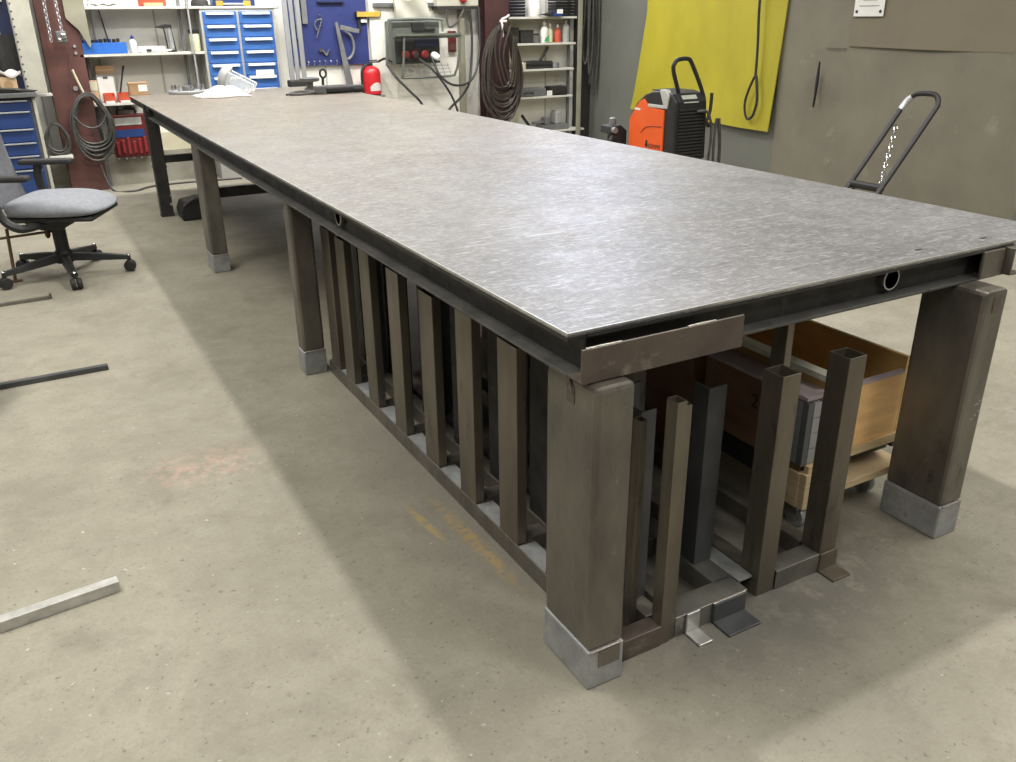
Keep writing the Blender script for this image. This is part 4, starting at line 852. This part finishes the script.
tag(obj('floor_cable', MB().tube([(-.28, 7.70, .25), (-.22, 7.60, .012), (-.05, 7.45, .010), (.15, 7.62, .010), (.5, 7.66, .010), (1.0, 7.6, .010)], .010, 7), 'hose', smooth=True), 'grey cable lying on the floor along the back wall', 'cable')
struct('trim_4', MB().box(-.10, .82, 7.93, 7.999, .30, .47), 'cream')

# blue drawer cabinet
DC = thing('drawer_cabinet', 'light grey cabinet of bright blue drawers behind the far end of the table', 'cabinet', (0, 0, 0))
x0, x1 = .832, 1.545; yf = 7.72
obj('carcass', MB().box(x0, x1, yf + .012, 7.995, 0, 1.588), 'grey_paint', DC, bev=.002)
xm = 1.185
for ci, (a, b) in enumerate(((x0 + .022, xm - .012), (xm + .012, x1 - .022))):
    for r in range(10):
        z1 = 1.568 - .1175 * r; z0 = z1 - .112
        if z0 < .1: continue
        d = obj('drawer', MB().box(a, b, yf - .004, yf + .012, z0, z1), 'blue', DC, bev=.004)
        obj('handle', MB().ext([(0, 0), (-.022, -.004), (-.026, -.022), (-.020, -.024), (0, -.014)], (a + .03, yf - .004, z1 - .006), Y, Z, X, b - a - .06), 'white' , d, bev=.001)
        obj('label_strip', MB().box(a + .035 + .05 * ((r * 3 + ci) % 3), a + .16 + .05 * ((r * 3 + ci) % 3), yf - .031, yf - .0302, z1 - .028, z1 - .010), 'paper', d)
tag(obj('instruction_card', MB().box(1.295, 1.475, yf - .012, yf - .0045, .945, 1.03).box(1.31, 1.46, yf - .0125, yf - .012, .965, .985), 'paper'), 'white card stuck on the lowest visible blue drawer', 'card')
# pegboard
PB = thing('pegboard', 'navy blue pegboard with hung measuring tools on the back wall', 'pegboard', (0, 0, 0))
obj('board', MB().box(1.74, 2.595, 7.965, 7.995, 1.035, 2.3), 'peg', PB)
pp = MB()
for i in range(10):
    for j in range(8): pp.lathe([(.004, 0), (.004, .001)], (1.80 + .085 * i, 7.965, 1.08 + .075 * j), NY, 6)
obj('hole', pp, 'black', PB)['kind'] = 'stuff'
obj('shelf_lip', MB().box(2.06, 2.35, 7.93, 7.965, 1.645, 1.66), 'peg_dark', PB)
for i in range(6):
    hk = tag(obj('key_hook', MB().tube([(0, .0, .03), (.004, -.02, .02), (.008, -.03, 0), (.0, -.02, -.02)], .0055, 6), 'chrome', loc=(1.90 + .062 * i, 7.96, 1.065)), 'small bright hook along the lower pegboard edge, %s from the left' % ORD[i], 'hook', 'hooks along the pegboard')
def longbar(x, y, zt, zb2, w, d, m, label, lean=0.0):
    return tag(obj('metal_bar', MB().ext([(0, 0), (w, 0), (w, d), (0, d)], (x, y, zb2), X, Y, (lean, 0, 1), zt - zb2), m, bev=.002), label, 'bar', 'bars leaning at the pegboard')
bs = thing('bar_rest', 'black rest box on the bench that holds three leaning aluminium bars', 'rest', (0, 0, 0))
obj('tray', MB().box(1.58, 1.80, 7.54, 7.66, .86, .925), 'rubber', bs, bev=.012)
obj('stand', MB().box(1.60, 1.78, 7.55, 7.65, 0, .86), 'grey_dark', bs)
longbar(1.60, 7.585, 2.2, .926, .048, .02, 'alu', 'long aluminium bar leaning beside the blue drawers, nearest to them', -.012)
longbar(1.665, 7.59, 2.2, .926, .040, .02, 'alu', 'long aluminium bar, second from the blue drawers', -.01)
longbar(1.728, 7.59, 2.2, .926, .044, .02, 'alu', 'long aluminium bar, third from the blue drawers', -.008)
longbar(1.815, 7.93, 2.2, 1.30, .052, .02, 'alu', 'grey ruler hung on the pegboard ending lower than its neighbour')
longbar(1.885, 7.93, 2.2, 1.445, .055, .02, 'alu_dark', 'grey ruler hung on the pegboard ending higher than its neighbour')
cp = thing('caliper', 'small silver spring divider hung in the middle of the pegboard', 'caliper', (2.06, 7.935, 1.44))
obj('arc', MB().tube([(.03, 0, .05), (-.02, 0, .04), (-.045, 0, 0), (-.03, 0, -.05), (-.01, 0, -.06)], .008, 6), 'chrome', cp, smooth=True)
obj('leg', MB().rod((.035, 0, .05), (-.04, 0, -.13), .009, 6), 'chrome', cp); obj('leg', MB().rod((.012, 0, .115), (.012, 0, .05), .008, 6), 'chrome', cp)
obj('peg', MB().rod((.01, -.01, .09), (.01, .02, .09), .006, 6), 'alu_dark', cp)
wt = thing('wing_wrench', 'small bright bent wrench hung low on the pegboard', 'wrench', (2.10, 7.95, 1.17))
obj('body', MB().tube([(-.05, 0, .02), (-.02, 0, .012), (.005, 0, -.02), (.02, 0, -.03), (.05, 0, .02)], .011, 6), 'chrome', wt, smooth=True); obj('jaw', MB().lathe([(.02, 0), (.02, .012)], (-.045, 0, .018), NY, 10), 'chrome', wt)
sq = thing('angle_square', 'large grey iron set square with a curved arm on the pegboard', 'square', (2.30, 7.92, 0))
obj('blade', MB().ext([(-.075, 1.45), (-.045, 1.46), (.075, .86), (.075, .80), (.005, .80)], (0, 0, 0), X, Z, Y, .016), 'alu_dark', sq, bev=.002)
obj('arm', MB().ext([(-.03, 1.385), (-.02, 1.43), (.185, 1.385), (.18, 1.345)], (0, -.012, 0), X, Z, Y, .012), 'alu_dark', sq, bev=.002)
obj('arc', MB().tube([(.02, .004, 1.375), (.09, .004, 1.32), (.115, .004, 1.23), (.095, .004, 1.14), (.04, .004, 1.09)], .014, 6), 'alu_dark', sq, smooth=True)
obj('stop', MB().ext([(-.05, 1.23), (-.03, 1.24), (-.02, 1.33), (-.04, 1.33)], (0, -.008, 0), X, Z, Y, .012), 'alu_dark', sq)
lv = thing('spirit_level', 'ochre yellow spirit level bar on the white wall beside the pegboard', 'level', (2.60, 7.93, 1.53))
obj('bar', MB().box(-.13, .13, -.02, .03, -.025, .025), 'yellowtool', lv, bev=.002); obj('end_cap', MB().box(-.138, -.13, -.021, .031, -.026, .026).box(.13, .138, -.021, .031, -.026, .026), 'black', lv)
sc2 = thing('small_square', 'small dark try square with a white tag under the spirit level', 'square', (2.50, 7.94, 1.42))
obj('blade', MB().box(-.015, .012, -.006, .01, -.05, .08), 'black', sc2); obj('tag', MB().box(.02, .085, -.004, .004, .03, .065), 'paper', sc2)
# extinguisher
FE = thing('fire_extinguisher', 'red fire extinguisher on a bracket at the far right table corner', 'extinguisher', (2.555, 7.84, .725))
obj('cylinder', MB().lathe([(.085, 0), (.10, .012), (.102, .03), (.102, .22), (.09, .262), (.05, .288), (.028, .295)], (0, 0, 0), Z, 24), 'ext_red', FE, smooth=True)
obj('label_patch', MB().grid(lambda u, v: (.1035 * math.sin(-.5 + 1.5 * u), -.1035 * math.cos(-.5 + 1.5 * u), .045 + .085 * v * (1 - .5 * (2 * u - 1) ** 2)), 10, 4, .001, (0, -1, 0)), 'cloth', FE, smooth=True)
obj('valve', MB().lathe([(.024, .29), (.024, .325), (.016, .335)], (0, 0, 0), Z, 12).box(-.01, .10, -.012, .012, .325, .34).box(-.01, .08, -.012, .012, .345, .355), 'black', FE)
obj('hose', MB().tube([(-.02, 0, .315), (-.075, -.02, .30), (-.115, -.03, .24), (-.118, -.03, .12), (-.112, -.03, .03)], .013, 8), 'black', FE, smooth=True)
obj('bracket', MB().box(-.11, .11, .10, .155, -.02, .0).box(-.11, .11, -.10, .10, -.02, -.004), 'alu_dark', FE)
# white pier behind the distribution cabinet
struct('trim_2', MB().box(2.62, 3.68, 7.94, 7.999, 0, 5.2), 'wall')
DB = thing('socket_cabinet', 'green grey power distribution cabinet in a tube frame on the white wall', 'cabinet', (0, 7.70, 0))
obj('housing', MB().box(2.78, 3.33, .02, .23, 1.03, 1.46), 'green_grey', DB, bev=.008)
obj('hood', MB().ext([(0, 1.285), (0, 1.30), (-.10, 1.335), (-.10, 1.315)], (2.76, -.03, 0), Y, Z, X, .76), 'green_grey', DB)
obj('socket_panel', MB().box(2.80, 3.31, -.004, .02, 1.045, 1.285), 'dist_dark', DB, bev=.003)
obj('window', MB().box(3.02, 3.29, -.012, -.004, 1.20, 1.275), 'peg_dark', DB)
for i, (x, m) in enumerate(((2.90, 'case_red'), (3.01, 'dark_case'), (3.125, 'case_red'))):
    s = obj('socket', MB().lathe([(.042, 0), (.042, .035), (.034, .045)], (x, -.004, 1.125), NY, 16), m, DB, smooth=True)
    obj('cap', MB().lathe([(.03, .045), (.03, .052), (.01, .054)], (x, -.004, 1.125), NY, 14), 'dark_case' if i != 1 else 'black', s, smooth=True)
obj('plug', MB().lathe([(.034, 0), (.04, .03), (.034, .09), (.022, .11)], (3.23, -.004, 1.12), (.3, -1, -.4), 14), 'white', DB, smooth=True)['label'] = 'white plug'
obj('switch', MB().box(3.0, 3.14, -.012, .02, 1.36, 1.44).box(3.15, 3.27, -.01, .02, 1.365, 1.385), 'black', DB, bev=.003)
fp = lambda y: [(2.68, y, 1.02), (2.70, y, 1.30), (2.725, y, 1.44), (2.78, y, 1.475), (3.30, y, 1.475), (3.345, y, 1.44), (3.35, y, 1.35)]
obj('tube_frame', MB().tube(fp(-.02), .014, 8, sub=3), 'green_grey', DB, smooth=True)
obj('tube_frame', MB().tube([(2.86, -.11, 1.32), (2.84, -.10, 1.05), (2.83, -.08, .92), (2.88, -.06, .895), (3.40, -.06, .895), (3.46, -.08, .93), (3.49, -.10, 1.05), (3.52, -.11, 1.32)], .013, 8, sub=3), 'green_grey', DB, smooth=True)
mesh_ = MB()
for i in range(9): mesh_.rod((2.86 + .07 * i, -.05, .90), (2.86 + .07 * i, .05, 1.03), .003, 5)
for i in range(4): mesh_.rod((2.84, -.05 + .025 * i, .90 + .035 * i), (3.44, -.05 + .025 * i, .90 + .035 * i), .003, 5)
obj('wire_rack', mesh_, 'alu_dark', DB)
obj('wall_mount', MB().box(2.85, 3.25, .23, .24, 1.1, 1.4), 'grey_dark', DB)
cl = MB().grid(lambda u, v: (2.88 + .40 * u - .02 * v, 7.83 - .03 * math.sin(u * 8 + v * 3), 1.475 + .20 * v + .015 * math.sin(u * 11) * v), 14, 8, .05, (0, -1, 0))
tag(obj('grey_cover', cl, 'beige', smooth=True), 'pale crumpled cover standing on the socket cabinet', 'cover')
tag(obj('wall_rail', MB().box(2.66, 3.40, 7.90, 7.938, 1.60, 1.64), 'grey_dark', bev=.003), 'dark rail across the wall above the socket cabinet', 'rail')
CBX = thing('control_box', 'grey control box with a red switch at the top above the hanging cables', 'box', (3.60, 7.80, 1.60))
obj('body', MB().box(-.24, .26, 0, .135, .0, .30), 'beige', CBX, bev=.008); obj('base', MB().box(-.25, .27, -.01, .135, -.03, .0), 'rubber', CBX)
obj('switch', MB().lathe([(.045, 0), (.045, .03), (.025, .05)], (.06, 0, .08), NY, 16), 'red', CBX, smooth=True)
tag(obj('conduit', MB().box(3.655, 3.71, 7.86, 7.938, 0, 1.565), 'olive', bev=.003), 'olive conduit running down the wall under the control box', 'conduit')
jb = thing('junction_box', 'small dark red junction box on the white wall beside the conduit', 'box', (3.575, 7.90, 1.13))
obj('body', MB().box(-.045, .045, 0, .04, 0, .22), 'dark_case', jb, bev=.005); obj('lid', MB().box(-.035, .035, -.006, 0, .02, .10), 'red_col', jb, bev=.002)
def cable(pts, r, label, m='black'):
    return tag(obj('cable', MB().tube(pts, r, 7), m, smooth=True), label, 'cable', 'cables around the socket cabinet')
cable([(3.20, 7.66, 1.08), (3.25, 7.56, .90), (3.42, 7.54, .80), (3.66, 7.60, .86), (3.80, 7.68, 1.15), (3.83, 7.74, 1.59)], .013, 'thick dark cable sagging from the socket cabinet up to the control box')
cable([(3.05, 7.66, 1.08), (3.18, 7.56, .95), (3.36, 7.54, .70), (3.46, 7.56, .45), (3.48, 7.56, .2), (3.40, 7.5, .013), (3.2, 7.5, .013)], .012, 'black cable dropping from the middle socket straight behind the table')
cable([(3.72, 7.76, 1.565), (3.735, 7.74, 1.30), (3.70, 7.70, 1.02), (3.62, 7.62, .80), (3.50, 7.60, .66), (3.34, 7.62, .50), (3.28, 7.62, .2), (3.32, 7.66, .015), (3.5, 7.66, .015)], .014, 'black cable crossing in front of the conduit behind the table')
cable([(2.70, 7.70, 1.02), (2.76, 7.62, .90), (2.86, 7.56, .78), (3.0, 7.50, .60), (3.06, 7.48, .25), (3.0, 7.4, .015), (2.8, 7.4, .015)], .014, 'black cable dropping from the left side of the socket cabinet')
cable([(2.66, 7.86, 1.06), (2.70, 7.78, 1.09), (2.74, 7.70, 1.06)], .012, 'short black cable arching above the extinguisher')
cable([(3.46, 7.80, 1.57), (3.47, 7.78, 1.40), (3.56, 7.76, 1.43), (3.66, 7.77, 1.57)], .011, 'thin black cable looping under the control box', 'hose')

# right shelf unit
shelfunit('narrow steel shelf unit with tools left of the grey wall corner', [(4.14, 5.16, 1.485), (4.16, 5.15, 1.20), (4.17, 5.13, .915), (4.18, 5.12, .605), (4.18, 5.30, .20)], 4.1, 5.2, 7.78, 7.995, (4.25, 5.13), 'shelf')
tag(obj('shelf_upright', MB().box(5.17, 5.215, 7.74, 7.78, 0, 2.3), 'olive', bev=.003), 'olive upright post at the right end of the right shelves', 'upright')
for q, (x, y) in enumerate(((5.27, 7.80), (5.31, 7.76), (5.36, 7.82), (5.41, 7.78))):
    tag(obj('hanging_cable', MB().tube([(x, y, 2.3), (x + .01, y - .01, 1.6), (x - .01 + .02 * q, y, 1.2), (x + .015, y - .02, .95 - .12 * q), (x + .05, y - .03, 1.2), (x + .045, y, 2.3)], .011, 7), 'hose', smooth=True), ('dark cable loop hanging nearest the right shelf unit', 'second dark cable loop beside the right shelf unit', 'third dark cable loop towards the wall corner', 'dark cable loop hanging closest to the wall corner')[q], 'cable', 'cables hanging in the corner')
def trays(x, w, n, label, z0=1.487, m='peg_dark'):
    for i in range(n):
        t = thing('parts_tray', label + ', %s from the bottom' % ORD[i], 'tray', (x, 7.88, z0 + .033 * i), 0, 'stacked trays on the right shelf')
        obj('shell', MB().box(-w / 2, w / 2, -.09, .09, 0, .024), m, t, bev=.003); obj('lip', MB().box(-w / 2, w / 2, -.098, -.09, .016, .028), 'black', t)
trays(4.335, .24, 6, 'dark blue tray in the left stack on the right shelf unit')
trays(5.02, .30, 6, 'black tray in the right stack on the right shelf unit', m='black')
tag(obj('plastic_bag', MB().lathe([(.08, 0), (.095, .04), (.085, .12), (.07, .2), (.08, .26)], (4.62, 7.88, 1.487), Z, 14), 'paper', smooth=True), 'whitish plastic bag between the tray stacks on the right shelves', 'bag')
pc = thing('black_case', 'black tool with a white ended blue box lying on the top right shelf', 'tool', (4.80, 7.77, 1.487))
obj('body', MB().ext([(-.16, .02), (.05, .06), (.10, .06), (.10, .0), (-.02, .0)], (0, -.03, 0), X, Z, Y, .06), 'black', pc, bev=.004); obj('blue_box', MB().box(.0, .12, -.05, .03, .0, .045), 'navy', pc); obj('end_label', MB().box(.04, .12, -.053, -.05, .03, .075), 'paper', pc)
bottle('white bottle with a green label on the second right shelf', 4.755, 7.86, 1.202, .048, .24, 'white', 'white')
tag(obj('green_sticker', MB().ext([(-.03, .0), (.03, .0), (.03, .07), (-.02, .03)], (4.755, 7.805, 1.215), X, Z, Y, .004), 'green'), 'green sticker leaning on the white bottle', 'sticker')
bottle('small white bottle with a pale cap on the second right shelf', 4.845, 7.88, 1.202, .035, .22, 'jar_fill', 'white')
bottle('white and red spray can on the second right shelf', 4.94, 7.86, 1.202, .040, .20, 'redbin', 'white')
bottle('white pump bottle at the right end of the second right shelf', 5.06, 7.87, 1.202, .046, .27, 'print', 'alu')
for x, w, h, m, lb in ((4.32, .14, .16, 'black', 'black box at the left end of the second right shelf'), (4.50, .17, .13, 'rubber', 'dark box in the middle of the second right shelf'), (4.62, .07, .09, 'grey_dark', 'grey small box beside the bottles on the second right shelf')):
    b = thing('small_box', lb, 'box', (x, 7.88, 1.202)); obj('body', MB().box(-w / 2, w / 2, -.06, .06, 0, h), m, b, bev=.004); obj('lid', MB().box(-w / 2 - .003, w / 2 + .003, -.063, .063, h, h + .012), 'black', b)
ag = thing('angle_grinder', 'black angle grinder with a raised handle on the third right shelf', 'grinder', (4.66, 7.86, .917))
obj('body', MB().tube([(-.22, 0, .05), (-.1, 0, .06), (.05, 0, .055), (.20, 0, .05)], .032, 8), 'black', ag, smooth=True); obj('side_handle', MB().tube([(.02, 0, .07), (.07, -.02, .14), (.13, -.03, .24)], .018, 8), 'rubber', ag, smooth=True); obj('head', MB().lathe([(.055, 0), (.05, .06)], (.25, 0, .0), Z, 14), 'alu_dark', ag, smooth=True); obj('stand', MB().box(-.2, .2, -.03, .03, 0, .03), 'rubber', ag)
tag(obj('white_tin', MB().lathe([(.05, 0), (.05, .07), (.045, .075)], (4.43, 7.83, .917), Z, 16), 'cream', smooth=True), 'small pale tin left of the angle grinder on the third right shelf', 'tin')
tag(obj('cutting_disc', MB().tube([(4.33, 7.85, .93), (4.37, 7.85, 1.02), (4.42, 7.85, .99), (4.45, 7.85, .93)], .010, 6), 'black', smooth=True), 'bent black rod standing on the third right shelf', 'rod')
for x, w, h, m, lb in ((4.50, .50, .09, 'grey_dark', 'long dark grey tool case on the fourth right shelf'), (4.94, .24, .10, 'rubber', 'short dark tool case on the fourth right shelf')):
    b = thing('tool_case', lb, 'case', (x, 7.88, .607)); obj('body', MB().box(-w / 2, w / 2, -.08, .08, 0, h), m, b, bev=.008); obj('handle', MB().tube([(-.06, -.085, .03), (-.05, -.105, .045), (.05, -.105, .045), (.06, -.085, .03)], .008, 6), 'black', b)
tag(obj('paper_scrap', MB().box(4.76, 4.83, 7.79, 7.80, .607, .665), 'paper'), 'white paper scrap between the two tool cases', 'paper')
vs_ = thing('machine_vice', 'grey machine vice on the lowest right shelf', 'vice', (4.88, 7.88, .202))
obj('base', MB().box(-.18, .20, -.08, .08, 0, .06), 'alu_dark', vs_, bev=.006); obj('jaw', MB().box(.02, .11, -.07, .07, .06, .22), 'alu', vs_, bev=.02); obj('jaw', MB().box(-.12, -.05, -.06, .06, .06, .15), 'alu_dark', vs_, bev=.01); obj('screw', MB().rod((-.28, 0, .09), (-.05, 0, .09), .018), 'alu_dark', vs_)
tag(obj('lever_bar', MB().rod((4.42, 7.82, .40), (4.55, 7.80, .23), .018), 'black'), 'short black lever leaning on the lowest right shelf', 'lever')

# ------------------------------------------------------------------ things on the table top
bx = thing('cardboard_box', 'brown cardboard box with a white label at the far left table corner', 'box', (.095, 7.02, .9005))
obj('body', MB().box(-.085, .07, -.05, .04, 0, .105), 'card', bx, bev=.002); obj('label_sheet', MB().box(-.01, .062, -.0515, -.05, .03, .085), 'paper', bx); obj('flap', MB().box(-.085, .07, -.052, -.05, .095, .106), 'card_pale', bx)
fl = thing('flange_ring', 'flat steel flange with upright bolts near the far edge of the table', 'flange', (.49, 6.93, .9005))
obj('disc', MB().lathe([(.06, 0), (.165, 0), (.17, .008), (.17, .020), (.165, .024), (.06, .024), (.06, 0)], (0, 0, 0), Z, 28), 'alu', fl, smooth=True)
for i in range(8):
    a = 2 * PI * i / 8; obj('bolt', MB().lathe([(.010, .024), (.010, .07), (.004, .075)], (.13 * math.cos(a), .13 * math.sin(a), 0), Z, 8), 'chrome', fl)
obj('hub', MB().lathe([(.04, .012), (.05, .03), (.045, .06)], (0, 0, 0), Z, 16), 'alu_dark', fl, smooth=True)
def clothf(u, v):
    x = -.20 + .40 * u; y = -.30 + .55 * v
    e = min(u, 1 - u, v, 1 - v)
    return (x + .02 * math.sin(v * 13), y * .55 + .02 * math.sin(u * 11), .009 + min(1, e * 5) * (.042 + .022 * math.sin(u * 9 + v * 5) + .018 * math.sin(v * 14 - u * 4)))
tag(obj('white_cloth', MB().grid(clothf, 24, 18, .007), 'cloth', smooth=True, loc=(.66, 6.40, .9005)), 'crumpled white cloth on the table in front of the face shield', 'cloth')
fs = thing('face_shield', 'clear face shield with a pale crown lying on its side on the table', 'face shield', (.90, 6.66, .9005), math.radians(-20))
obj('crown', MB().lathe([(.10, -.02), (.112, .0), (.105, .03), (.08, .055), (.03, .068)], (-.12, 0, .132), (-.75, 0, .35), 22), 'shield_grey', fs, smooth=True)
def visf(u, v):
    a = math.radians(-105 + 210 * u); r = .125
    ax = V(.80, 0, -.42).normalized(); uu = V(0, 1, 0); ww = ax.cross(uu)
    p = V(-.10, 0, .150) + ax * (.23 * v) + (uu * math.sin(a) - ww * math.cos(a)) * r * (1 - .02 * v)
    return (p.x, p.y, max(.004, p.z))
obj('visor', MB().grid(visf, 20, 4, .002, (0, 0, 1)), 'clear', fs, smooth=True)
edge = MB()
edge.tube([visf(i / 20, 1) for i in range(21)], .006, 6, sub=1); edge.tube([visf(0, j / 4) for j in range(5)], .006, 6, sub=1); edge.tube([visf(1, j / 4) for j in range(5)], .006, 6, sub=1)
obj('visor_rim', edge, 'white', fs)
obj('headband', MB().tube([(-.16, .10, .06), (-.24, .05, .05), (-.24, -.05, .05), (-.16, -.10, .06)], .010, 6), 'navy', fs)
wg = thing('welding_gun', 'black power tool with a coiled cord lying on the far right part of the table', 'power tool', (1.50, 6.10, .9005), math.radians(-6))
obj('body', MB().lathe([(.026, -.20), (.032, -.19), (.036, -.05), (.034, .10), (.026, .14)], (.10, 0, .037), X, 16), 'black', wg, smooth=True)
obj('gear_head', MB().box(-.12, -.02, -.035, .035, .005, .07), 'grey_dark', wg, bev=.01)
obj('rear_grip', MB().tube([(.22, 0, .035), (.28, .0, .035), (.30, .005, .033)], .032, 8), 'rubber', wg, smooth=True)
obj('cord', MB().tube([(-.10, .0, .012), (-.22, .03, .010), (-.33, .0, .010), (-.24, -.05, .010), (-.12, -.03, .022), (-.25, .05, .024), (-.36, -.02, .009)], .010, 7), 'hose', wg, smooth=True)
gp = thing('gauge_stand', 'dark round gauge with a ring lever standing behind the power tool', 'gauge', (1.58, 6.55, .9005))
obj('dial', MB().lathe([(.05, .0), (.05, .02), (.03, .03), (.03, .07), (.085, .08), (.09, .105), (.07, .11)], (-.10, 0, 0), Z, 18), 'grey_dark', gp, smooth=True)
obj('ring', MB().tube([(.03 + .028 * math.cos(q), 0, .14 + .036 * math.sin(q)) for q in [2 * PI * j / 10 for j in range(10)]], .010, 6, closed=True, sub=2), 'black', gp, smooth=True)
obj('stem', MB().rod((.02, 0, 0), (.025, 0, .108), .012), 'black', gp)

# ------------------------------------------------------------------ light, camera
def area(name, loc, size, power, col, rot=(0, 0, 0), sy=None):
    l = bpy.data.lights.new(name, 'AREA'); l.energy = power; l.color = col; l.size = size
    if sy: l.shape = 'RECTANGLE'; l.size_y = sy
    o = bpy.data.objects.new(name, l); COL.objects.link(o); o.location = loc; o.rotation_euler = rot
    return o
warm = (1.0, .965, .87)
area('bay_lamp', (1.56, 1.95, 5.0), .18, 430, warm)
area('bay_lamp', (1.50, 6.2, 5.0), .20, 210, warm)
area('bay_lamp', (-2.4, 2.0, 5.0), 2.2, 500, warm)
area('bay_lamp', (2.2, -3.6, 4.6), 1.2, 300, warm)
area('bay_lamp', (-2.6, -2.6, 5.0), 2.2, 340, warm)
area('bay_lamp', (3.7, -.8, 5.0), 2.2, 400, warm)  # unseen fill lamp, moved here to brighten the right floor and crate
area('bay_lamp', (-1.9, 5.4, 4.8), 2.0, 120, warm)  # unseen fill lamp, placed to brighten the left part of the back wall
area('back_fill_strip', (1.6, 6.3, 3.5), 5.5, 560, (1, .98, .93), rot=(.45, 0, 0), sy=.16)  # unseen strip light, added to brighten the back wall and shelves
area('cool_sheen_light', (5.30, 6.9, 3.7), 2.4, 360, (.80, .84, 1.0), rot=(math.radians(70), 0, math.radians(118)), sy=1.3)  # unseen cool area light, added for the bluish sheen on the plate
w = bpy.data.worlds.new('hall'); S.world = w; w.use_nodes = True
wn = w.node_tree.nodes; wl_ = w.node_tree.links
wtc = wn.new('ShaderNodeTexCoord'); wsx = wn.new('ShaderNodeSeparateXYZ'); wrp = wn.new('ShaderNodeValToRGB')
wl_.new(wtc.outputs['Generated'], wsx.inputs['Vector']); wl_.new(wsx.outputs['Z'], wrp.inputs['Fac'])
wrp.color_ramp.elements[0].position = .05; wrp.color_ramp.elements[0].color = (.10, .10, .097, 1)
wrp.color_ramp.elements[1].position = .75; wrp.color_ramp.elements[1].color = (.62, .64, .66, 1)
wl_.new(wrp.outputs['Color'], wn['Background'].inputs['Color'])
wn['Background'].inputs['Strength'].default_value = .98
f, cx, cy, cz, yaw, pit, rol = 853.387, -0.92658, -1.41065, 1.51764, 0.5064314, 0.406124, -0.0107833
fw = V(math.sin(yaw) * math.cos(pit), math.cos(yaw) * math.cos(pit), -math.sin(pit))
r = V(math.cos(yaw), -math.sin(yaw), 0); u = r.cross(fw)
rr = r * math.cos(rol) + u * math.sin(rol); uu = u * math.cos(rol) - r * math.sin(rol)
cam = bpy.data.cameras.new('camera'); co = bpy.data.objects.new('camera', cam); COL.objects.link(co)
mw = Matrix.Identity(4)
for i in range(3): mw[i][0], mw[i][1], mw[i][2], mw[i][3] = rr[i], uu[i], -fw[i], (cx, cy, cz)[i]
co.matrix_world = mw
cam.sensor_fit = 'HORIZONTAL'; cam.sensor_width = 36; cam.lens = f / 1016 * 36; cam.clip_start = .05
S.camera = co
S.view_settings.view_transform = 'Standard'; S.view_settings.look = 'None'; S.view_settings.gamma = 1; S.view_settings.use_curve_mapping = False
S.view_settings.exposure = -1.43
